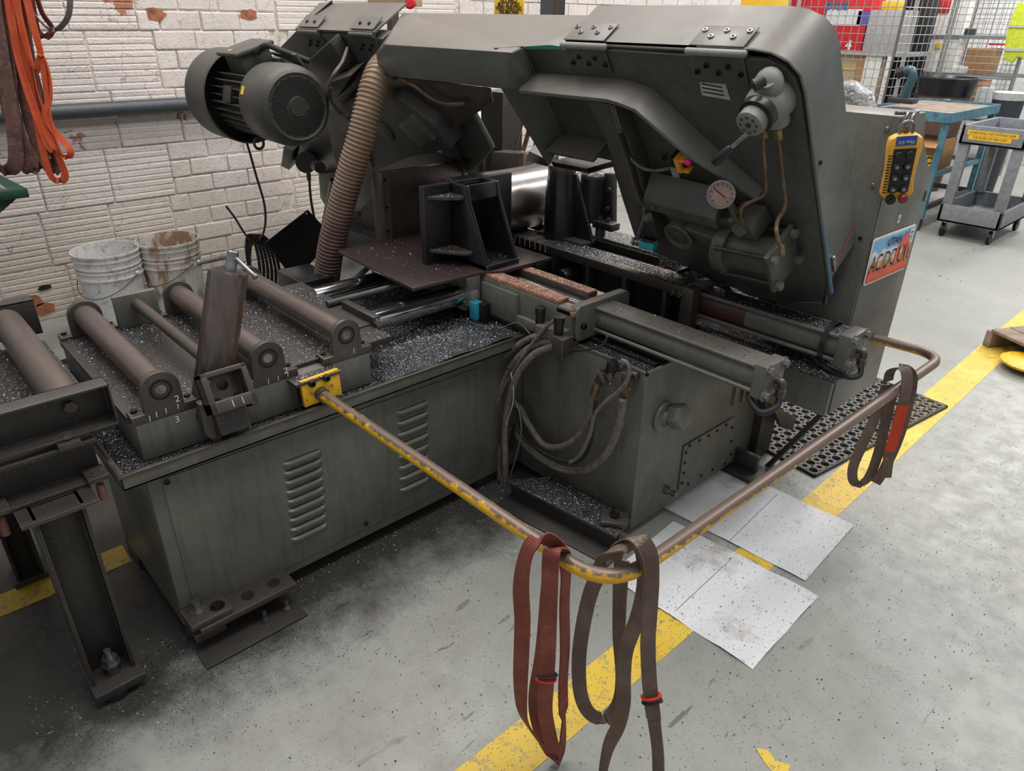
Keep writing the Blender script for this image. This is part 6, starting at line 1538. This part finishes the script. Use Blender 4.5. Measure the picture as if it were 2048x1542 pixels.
# anchor foot by the mat
solo('anchor_foot', MB().box(-1.12, -.98, 2.10, 2.22, 0, .02).box(-1.10, -1.0, 2.15, 2.17, .02, .09), 'dark_steel', 'small dark steel anchor foot between the pads and the drainage mat', 'bracket', bevel=.002)
# pallet corner and yellow foot at the right edge
pc0 = at(1979, 698, z=0); pe = (at(1953, 687, z=0)-pc0); pe.z = 0; pe.normalize(); pf = Vector((pe.y, -pe.x, 0))
if pf.dot(Vector((.5, .5, 0))) < 0: pf = -pf
pl_ = thing('pallet', 'weathered wooden pallet corner entering at the right edge', 'pallet', pc0+pe*.3)
pe2 = Vector((.89, -.46, 0)).normalized(); pf2 = Vector((.46, .89, 0)).normalized()
for i in range(3):
    o_ = pc0+pe2*(i*.36-.03)
    part('stringer', MB().obox(o_+pf2*.45+Vector((0, 0, .045)), .90, .04, .085, pf2, pe2), 'wood_grey', pl_, bevel=.003)
for i in range(6):
    part('deck_board', MB().obox(pc0+pe2*.40+pf2*(.05+i*.117)+Vector((0, 0, .096)), .109, .84, .016, pf2, pe2), 'wood_grey', pl_, bevel=.002)
yc = at(2062, 724, z=.045)
yf = thing('floor_disc', 'round yellow worn foot plate at the right edge below the pallet', 'foot plate', (yc.x, yc.y, 0))
part('foot_disc', MB().lathe([(0, .022), (.10, .022), (.125, .034), (.128, .044), (.10, .052), (0, .056)], (yc.x, yc.y, 0), (0, 0, 1), 36), 'yellow_plate', yf)
part('foot_stem', MB().cyl((yc.x, yc.y, 0), (yc.x, yc.y, .03), .05, seg=20), 'black_rubber', yf)
# loose chips over the floor near the machine
def f(r):
    k = r[0]
    if k < .45: x = -1.62+.34*r[1]**1.8; y = .15+1.3*r[2]
    elif k < .7: x = -1.68+.3*r[1]; y = -.05+.7*r[2]**1.2
    elif k < .85: x = -1.2+.5*r[1]; y = 2.1+.35*r[2]
    else: x = -2.1+.4*r[1]; y = .0+.35*r[2]
    return Vector((x, y, .0015))
swarf('floor_chips', f, 16000, .0028, None, label='loose glittering metal chips scattered on the floor round the machine', cat='metal chips')
def f(r):
    return Vector((-1.3+1.2*r[0], .2+3.3*r[1], .0012)) if r[2] < .8 else Vector((-1.0+.5*r[0], 1.3+.9*r[1], .005))
swarf('floor_swarf', f, 5000, .0036, None, mat='chip_dark', label='dark curled swarf slivers scattered thinly over the grey floor and pads', cat='metal chips')
# ------------------------------------------------------------------ behind the head
sg = thing('warning_sign', 'yellow sign telling to wear a face shield, behind the beam of the head', 'sign', at(1017, 34, y=2.3))
a_, b_, c_, d_ = [at(*q, y=2.3) for q in ((988, 31), (1047, 33), (1047, -12), (989, -12))]
part('sign_plate', MB().prism([a_, b_, c_, d_], (0, .004, 0)), 'yellow_sign', sg, bevel=.001)
sx_ = (b_-a_).normalized()
for i, tx in enumerate(('FACE SHIELD', 'MUST BE WORN', 'WHEN OPERATING', 'THIS MACHINE')):
    cc0 = at(1017, 2+8.0*i-1, y=2.299)
    part('sign_lettering', text_mb(tx, .0235, cc0, sx_, (0, 0, 1), .0006, sx=.78, bold=.0006), 'black_ink', sg)
part('sign_bracket', MB().box(-2.62, -2.45, 2.305, 2.33, 1.44, 1.51), 'grey_cast', sg)
part('bracket_post', MB().box(-2.56, -2.53, 2.31, 2.33, 1.2, 1.51), 'dark_steel', sg)
ps = thing('steel_post', 'grey and brown steel post rising behind the saw head', 'post', (-2.6, 2.9, 0))
pa_ = at(1080, 36, y=2.9); pb_ = at(1107, 36, y=2.9)
part('post_shaft', MB().box(pa_.x, pb_.x-.01, 2.9, 2.96, 0, 1.9), 'wall_pipe', ps)
part('post_edge', MB().box(pb_.x-.01, pb_.x+.02, 2.9, 2.96, 0, 1.9), 'brown_steel', ps)
kb = at(822, 6, y=2.2); es = thing('stop_station', 'beige box with a red mushroom stop button behind the drive cover', 'stop button', (kb.x-.2, 2.25, 1.5))
part('station_box', MB().box(at(735, 5, y=2.2).x, at(810, 5, y=2.2).x, 2.2, 2.3, 1.535, 1.7), 'cardboard_lt', es, bevel=.003)
part('mushroom_button', MB().lathe([(.008, -.05), (.010, 0), (.026, .004), (.028, .012), (.020, .020), (0, .022)], kb, (.5, -.8, .1), 20), 'red_plastic', es)
part('station_post', MB().box(kb.x-.30, kb.x-.25, 2.26, 2.30, 0, 1.54), 'dark_steel', es)
# conduit elbow on the far wall
ce = at(965, 232, x=XW+.06)
solo('wall_conduit', MB().tube(fillet([ce+Vector((0, -.05, -.02)), ce+Vector((0, .06, .0)), ce+Vector((0, .07, .16))], .05), .045, 18).cyl(ce+Vector((0, -.06, -.022)), ce+Vector((0, -.03, -.014)), .055), 'white_paint', 'short white pipe elbow on the far brick wall seen through the head', 'pipe')
# ------------------------------------------------------------------ grey utility cart
ct = thing('utility_cart', 'grey plastic two-shelf utility cart with yellow stickers at the right', 'cart', (-1.66, 6.7, 0))
X0, X1, Yf, Yb = -1.875, -1.44, 6.27, 7.05
def tray(z0, z1, nm):
    t_ = .025
    part(nm, MB().box(X0, X1, Yf, Yb, z0, z0+.02).box(X0, X1, Yf, Yf+t_, z0, z1).box(X0, X1, Yb-t_, Yb, z0, z1).box(X0, X0+t_, Yf, Yb, z0, z1).box(X1-t_, X1, Yf, Yb, z0, z1), 'cart_grey', ct, bevel=.004)
tray(.12, .255, 'bottom_tray'); tray(.70, .835, 'top_tray')
for x in (X0+.005, X1-.075):
    for y in (Yf+.01, Yb-.06): part('leg', MB().box(x, x+.07, y, y+.05, .25, .71), 'cart_grey', ct, bevel=.003)
for x in (X0+.05, X1-.05):
    for y in (Yf+.06, Yb-.07):
        w_ = part('caster_wheel', MB().cyl((x-.012, y, .05), (x+.012, y, .05), .05, seg=20), 'dark_bolt', ct)
        part('caster_fork', MB().box(x-.018, x-.014, y-.02, y+.02, .05, .12).box(x+.014, x+.018, y-.02, y+.02, .05, .12).box(x-.018, x+.018, y-.02, y+.02, .115, .122), 'zinc_wire', w_)
for i, (tx, w_, dx0) in enumerate((('LOADS SHALL NOT EXTEND OVER', .335, 0), ('THE EDGES OF THIS CART', .28, -.01))):
    zc_ = .787-.034*i; xc = -1.665+dx0
    st = part('warning_sticker', MB().box(xc-w_/2, xc+w_/2, Yf-.002, Yf, zc_-.016, zc_+.016), 'yellow_sign', ct)
    part('sticker_lettering', text_mb(tx, .0225, (xc, Yf-.0025, zc_), (1, 0, 0), (0, 0, 1), .0004, sx=.86), 'black_ink', st)
# ------------------------------------------------------------------ blue work table
wt = thing('work_table', 'blue-legged steel work table behind the control cabinet', 'table', (-2.3, 6.7, 0))
x0, x1, y0, y1, zt = -2.60, -1.985, 6.30, 7.42, .90
part('table_top', MB().box(x0, x1, y0, y1, zt-.035, zt-.018), 'wood_grey', wt, bevel=.002)
part('table_rim', MB().box(x0, x1, y0-.01, y0, zt-.07, zt), 'blue_table', wt); part('table_rim', MB().box(x1, x1+.01, y0, y1, zt-.07, zt), 'blue_table', wt)
part('table_rim', MB().box(x0, x1, y1, y1+.01, zt-.07, zt), 'blue_table', wt); part('table_rim', MB().box(x0-.01, x0, y0, y1, zt-.07, zt), 'blue_table', wt)
for x in (x0+.02, x1-.05):
    for y in (y0+.01, y1-.05): part('leg', MB().box(x, x+.045, y, y+.045, .10, zt-.05), 'blue_table', wt)
for y in (y0+.02, y1-.04): part('cross_bar', MB().box(x0+.03, x1-.02, y, y+.03, .16, .20), 'dark_table', wt); part('cross_bar', MB().box(x0+.03, x1-.02, y, y+.03, .42, .455), 'blue_table', wt)
for x in (x0+.03, x1-.04): part('cross_bar', MB().box(x, x+.03, y0+.03, y1-.03, .42, .455), 'blue_table', wt); part('cross_bar', MB().box(x, x+.03, y0+.03, y1-.03, .16, .20), 'dark_table', wt)
for x in (x0+.04, x1-.03):
    for y in (y0+.03, y1-.03): part('caster_wheel', MB().cyl((x-.015, y, .05), (x+.015, y, .05), .05, seg=18), 'dark_bolt', wt)
bx = thing('cardboard_box', 'open cardboard box with a yellow tape strip reading NO on the table shelf', 'box', (-2.22, 6.6, .455))
part('box_body', MB().box(-2.45, -2.03, 6.34, 6.75, .457, .68), 'cardboard', bx, bevel=.002)
part('box_flap', MB().prism([(-2.45, 6.34, .68), (-2.03, 6.34, .68), (-2.0, 6.22, .65), (-2.42, 6.22, .65)], (0, 0, .004)), 'cardboard', bx)
tp = part('tape_strip', MB().box(-2.16, -2.03, 6.335, 6.339, .50, .58), 'yellow_sign', bx)
part('tape_lettering', text_mb('NO', .075, (-2.09, 6.3345, .54), (1, 0, 0), (0, 0, 1), .0006, bold=.002), 'black_ink', tp)
# bench tool on the table: heavy teal swivel neck
vt = thing('bench_tool', 'dark teal bench grinder neck with a black nozzle on the table top', 'tool', (-2.25, 6.5, zt-.018))
tb_ = at(1806, 198, y=6.55); 
part('tool_base', MB().obox(tb_+Vector((0, 0, -.01)), .20, .12, .04), 'dark_table', vt, bevel=.006)
part('tool_neck', MB().tube(smooth_path([tb_, tb_+Vector((.015, 0, .08)), tb_+Vector((.03, 0, .17)), tb_+Vector((0, 0, .215)), tb_+Vector((-.05, -.01, .20))], 8), .035, 16), 'teal_tool', vt)
part('tool_nozzle', MB().cyl(tb_+Vector((-.04, -.01, .205)), tb_+Vector((-.085, -.015, .185)), .038, .045, seg=20), 'black_plastic', vt)
# shiny foil bundle behind the head
fo = at(1700, 215, y=3.2)
solo('foil_duct', MB().tube(smooth_path([fo+Vector((-.10, 0, .05)), fo+Vector((0, 0, .06)), fo+Vector((.07, 0, 0)), fo+Vector((.06, .02, -.12)), fo+Vector((-.02, .05, -.2))], 10), [.040+.003*math.sin(i*.9) for i in range(41)], 28), 'foil', 'crumpled shiny foil duct behind the rounded wheel cover', 'duct')
solo('duct_stand', MB().box(fo.x-.06, fo.x-.02, 3.22, 3.26, 0, fo.z-.2), 'dark_steel', 'dark stand under the foil duct behind the head', 'stand')
# ------------------------------------------------------------------ wire mesh cage and stores
def mesh_panel(name, label, A, B, z0, z1, s=.075, sz=.075, r=.0035, rails=2):
    A = Vector(A); B = Vector(B); Lm = (B-A).length; d = (B-A).normalized()
    t_ = thing(name, label, 'mesh panel', (A.x, A.y, z0))
    n = int(Lm/s)
    m = MB()
    for i in range(n+1):
        p = A+d*(i*Lm/n); m.cyl((p.x, p.y, z0), (p.x, p.y, z1), r, seg=5, cap=False)
    nz = int((z1-z0)/sz)
    for i in range(nz+1):
        z = z0+(z1-z0)*i/nz; m.cyl((A.x, A.y, z), (B.x, B.y, z), r, seg=5, cap=False)
    part('wire_mesh', m, 'zinc_wire', t_, kind='stuff')
    for i in range(rails):
        p = A if i == 0 else B
        part('frame_post', MB().cyl((p.x, p.y, 0), (p.x, p.y, z1+.02), .012, seg=10), 'zinc_wire', t_)
    return t_
mesh_panel('mesh_panel', 'front wire mesh panel of the storage cage with the red box behind it', (-4.15, 7.6, 0), (-3.02, 7.6, 0), .35, 2.0)
mesh_panel('mesh_panel', 'oblique wire mesh gate leaf right of the red box panel', (-3.02, 7.6, 0), (-2.85, 8.4, 0), .35, 2.0, .075)
mesh_panel('mesh_panel', 'fine wire mesh back of the storage shelf at the top right', (-3.55, 9.9, 0), (-2.6, 9.9, 0), .35, 2.1, .05, .05, .003)
mesh_panel('mesh_panel', 'wire mesh side leaning over the storage shelf at the right', (-2.95, 8.6, 0), (-2.25, 8.6, 0), .55, 2.0, .06, .06, .003)
# shelf of wire in the cage
rk = thing('wire_shelf', 'chrome wire storage rack with two shelves beyond the cage', 'shelf', (-2.9, 9.3, 0))
for z in (1.03, 1.39, .62):
    m = MB()
    for i in range(26): m.cyl((-3.5+.045*i, 9.0, z), (-3.5+.045*i, 9.55, z), .003, seg=5, cap=False)
    part('shelf_wires', m, 'zinc_wire', rk, kind='stuff')
    part('shelf_frame', MB().box(-3.5, -2.35, 8.99, 9.0, z-.03, z+.005).box(-3.5, -2.35, 9.55, 9.56, z-.03, z+.005), 'zinc_wire', rk)
for x in (-3.5, -2.35):
    for y in (9.0, 9.55): part('rack_post', MB().cyl((x, y, 0), (x, y, 2.0), .014, seg=10), 'zinc_wire', rk)
def simplebox(name, label, q0, q1, y, d, mat, cat='box', zmin=None):
    a = at(*q0, y=y); b = at(*q1, y=y); z0 = min(a.z, b.z) if zmin is None else zmin
    return solo(name, MB().box(a.x, b.x, y, y+d, z0, max(a.z, b.z)), mat, label, cat, bevel=.004)
cab = thing('storage_shelving', 'grey steel shelving inside the cage carrying the red box', 'shelf', (-3.7, 8.2, 0))
zS = at(1640, 100, y=8.0).z
part('shelf_board', MB().box(-4.25, -3.05, 7.95, 8.5, zS-.03, zS), 'sheet_grey', cab)
part('shelf_board', MB().box(-4.25, -3.05, 7.95, 8.5, .62, .65), 'sheet_grey', cab)
for x in (-4.25, -3.07): part('upright', MB().box(x, x+.03, 7.93, 7.96, 0, 1.9), 'sheet_grey', cab)
rbx = thing('red_box', 'large red product box with white label reading plus inside the cage', 'box', (-3.8, 8.1, zS))
ra0 = at(1560, 98, y=8.0); ra1 = at(1725, 98, y=8.0)
part('box_body', MB().box(ra0.x, ra1.x, 8.0, 8.3, zS, zS+.62), 'box_red', rbx, bevel=.004)
def panel(x0p, y0p, x1p, y1p, mat, nm, yy=7.998):
    a = at(x0p, y0p, y=yy); b = at(x1p, y1p, y=yy)
    return part(nm, MB().box(a.x, b.x, yy-.002, yy, b.z, a.z), mat, rbx)
panel(1655, 18, 1718, 52, 'box_white', 'label_panel'); panel(1718, 22, 1736, 50, 'purple_ink', 'label_panel')
part('box_lettering', text_mb('plus', .16, at(1674, 9, y=7.994), (1, 0, 0), (0, 0, 1), .001, bold=.003), 'blue_paint', rbx)
part('box_lettering', text_mb('4', .12, at(1697, 91, y=7.994), (1, 0, 0), (0, 0, 1), .001, bold=.004), 'white_mark', rbx)
simplebox('steel_cabinet', 'grey metal box beside the red box inside the cage', (1738, 20), (1796, 96), 8.0, .3, 'sheet_grey', zmin=zS)
simplebox('folded_bag', 'yellow printed bag lying on top of the grey metal box', (1765, 2), (1795, 19), 8.05, .2, 'yellow_sign', 'bag')
simplebox('cardboard_carton', 'tall tan carton with yellow tape under the red box', (1665, 108), (1716, 215), 8.0, .3, 'cardboard_lt', zmin=.65)
simplebox('carton_tape', 'yellow tape band across the tall tan carton', (1665, 133), (1716, 141), 7.99, .008, 'yellow_sign', 'tape')
simplebox('orange_board', 'orange-brown board standing beside the tan carton', (1717, 110), (1733, 215), 7.98, .03, 'cardboard', 'board', zmin=.65)
simplebox('white_board', 'white edge board between the brown boards', (1733, 108), (1742, 215), 7.97, .03, 'white_paint', 'board', zmin=.65)
simplebox('brown_board', 'narrow brown board right of the white edge board', (1743, 110), (1750, 215), 7.98, .03, 'wood_grey', 'board', zmin=.65)
simplebox('white_sheet', 'white sheets hanging in the cage behind the oblique gate', (1826, 5), (1868, 72), 9.2, .02, 'paper', 'sheet')
simplebox('blue_strap', 'blue strap hanging below the white sheets', (1832, 74), (1840, 135), 9.1, .02, 'blue_paint', 'strap')
simplebox('dark_pole', 'thin dark pole standing inside the oblique gate', (1818, -20), (1826, 215), 8.6, .03, 'black_plastic', 'pole', zmin=0)
simplebox('white_column', 'off-white painted column with safety labels', (1868, -30), (1892, 175), 9.0, .2, 'white_paint', 'column', zmin=0)
simplebox('red_label', 'red and white safety label on the off-white column', (1880, 0), (1897, 25), 8.98, .01, 'box_red', 'label')
simplebox('yellow_label', 'small yellow label low on the off-white column', (1872, 85), (1880, 97), 8.98, .01, 'yellow_sign', 'label')
simplebox('cardboard_parcel', 'brown parcel on the middle shelf of the wire rack', (1935, 96), (1978, 134), 9.1, .3, 'cardboard', zmin=1.033)
simplebox('white_parcel', 'pale parcel at the left end of the middle rack shelf', (1872, 130), (1930, 146), 9.05, .25, 'paper', zmin=1.033)
simplebox('red_tool_case', 'red bundle on the upper shelf of the wire rack', (1885, 52), (1925, 64), 9.1, .25, 'box_red', zmin=1.393)
simplebox('dark_cable_bundle', 'dark cable bundle next to the red bundle', (1918, 56), (1940, 64), 9.1, .2, 'dark_table', 'cable', zmin=1.393)
simplebox('red_tray', 'red lid behind the brown parcel', (1978, 86), (2005, 91), 9.2, .25, 'box_red', 'lid')
simplebox('clear_bag', 'crumpled clear plastic bag under the wire rack', (1955, 175), (1978, 203), 8.9, .2, 'silver_tape', 'bag', zmin=.62)
simplebox('tan_carton', 'tan carton under the wire rack', (1932, 160), (1955, 200), 9.1, .3, 'cardboard', zmin=.625)
simplebox('beige_locker', 'beige locker at the right edge beyond the rack', (2018, 95), (2090, 235), 10.5, .5, 'white_paint', 'locker', zmin=0)
simplebox('white_locker', 'tall white locker standing far behind the rack', (1965, -20), (2000, 90), 11.5, .5, 'paper', 'locker', zmin=0)
simplebox('grey_locker', 'grey locker far behind the mesh', (1915, -20), (1940, 60), 11.5, .5, 'sheet_grey', 'locker', zmin=0)
# hi-vis vest
vs_ = thing('safety_vest', 'yellow-green safety vest with silver bands hanging at the top right', 'vest', (-2.2, 8.55, 1.2))
vp_ = [at(*q, y=8.5) for q in ((2035, 5), (2020, 40), (2012, 70), (2006, 118), (2024, 126), (2034, 112), (2048, 120), (2070, 118), (2075, 5))]
part('vest_cloth', MB().prism(vp_, (0, .05, 0)), 'hi_vis', vs_, bevel=.01)
for q0, q1 in (((2008, 96), (2074, 104)), ((2018, 50), (2074, 56))):
    a = at(*q0, y=8.495); b = at(*q1, y=8.495); part('silver_band', MB().box(a.x, b.x, 8.49, 8.499, b.z, a.z), 'silver_tape', vs_)
# waste bins
wb = thing('waste_bin', 'brown waste bin lined with a black bag behind the table', 'bin', (-2.65, 8.0, 0))
wc = at(1895, 160, y=8.1); Rb = .235
part('bin_body', MB().lathe([(.18, 0), (Rb, wc.z-.04)], (wc.x, 8.1, 0), (0, 0, 1), 28), 'bin_brown', wb)
part('bin_bag', MB().lathe([(Rb+.005, wc.z-.13), (Rb+.02, wc.z-.03), (Rb+.03, wc.z+.02), (Rb+.01, wc.z+.03), (Rb-.02, wc.z-.02), (.1, wc.z-.12), (0, wc.z-.12)], (wc.x, 8.1, 0), (0, 0, 1), 24, capped=False), 'bag_black', wb)
part('bin_label', MB().obox((wc.x+.06, 8.1-Rb-.004, wc.z-.17), .17, .004, .03, (1, .2, .1)), 'paper', wb)
sb = thing('small_bin', 'small black bin with a pale liner at the right edge', 'bin', (-2.1, 8.1, 0))
sc_ = at(2022, 185, y=8.1)
part('bin_body', MB().lathe([(.10, 0), (.13, sc_.z-.03)], (sc_.x, 8.1, 0), (0, 0, 1), 20), 'dark_table', sb)
part('bin_liner', MB().lathe([(.132, sc_.z-.06), (.14, sc_.z), (.12, sc_.z+.005), (.05, sc_.z-.02)], (sc_.x, 8.1, 0), (0, 0, 1), 20, capped=False), 'silver_tape', sb)
# red soft edge seen over the head cover at the top
pk_ = at(1500, -3, y=4.5)
solo('yellow_case', MB().box(at(1480, 5, y=4.5).x, at(1545, 5, y=4.5).x, 4.5, 4.7, 1.2, pk_.z+.05), 'yellow_sign', 'yellow case edge showing above the wheel cover', 'case', bevel=.01)
solo('case_stand', MB().box(pk_.x-.1, pk_.x+.1, 4.52, 4.68, 0, 1.2), 'dark_steel', 'dark stand under the yellow case behind the head', 'stand')
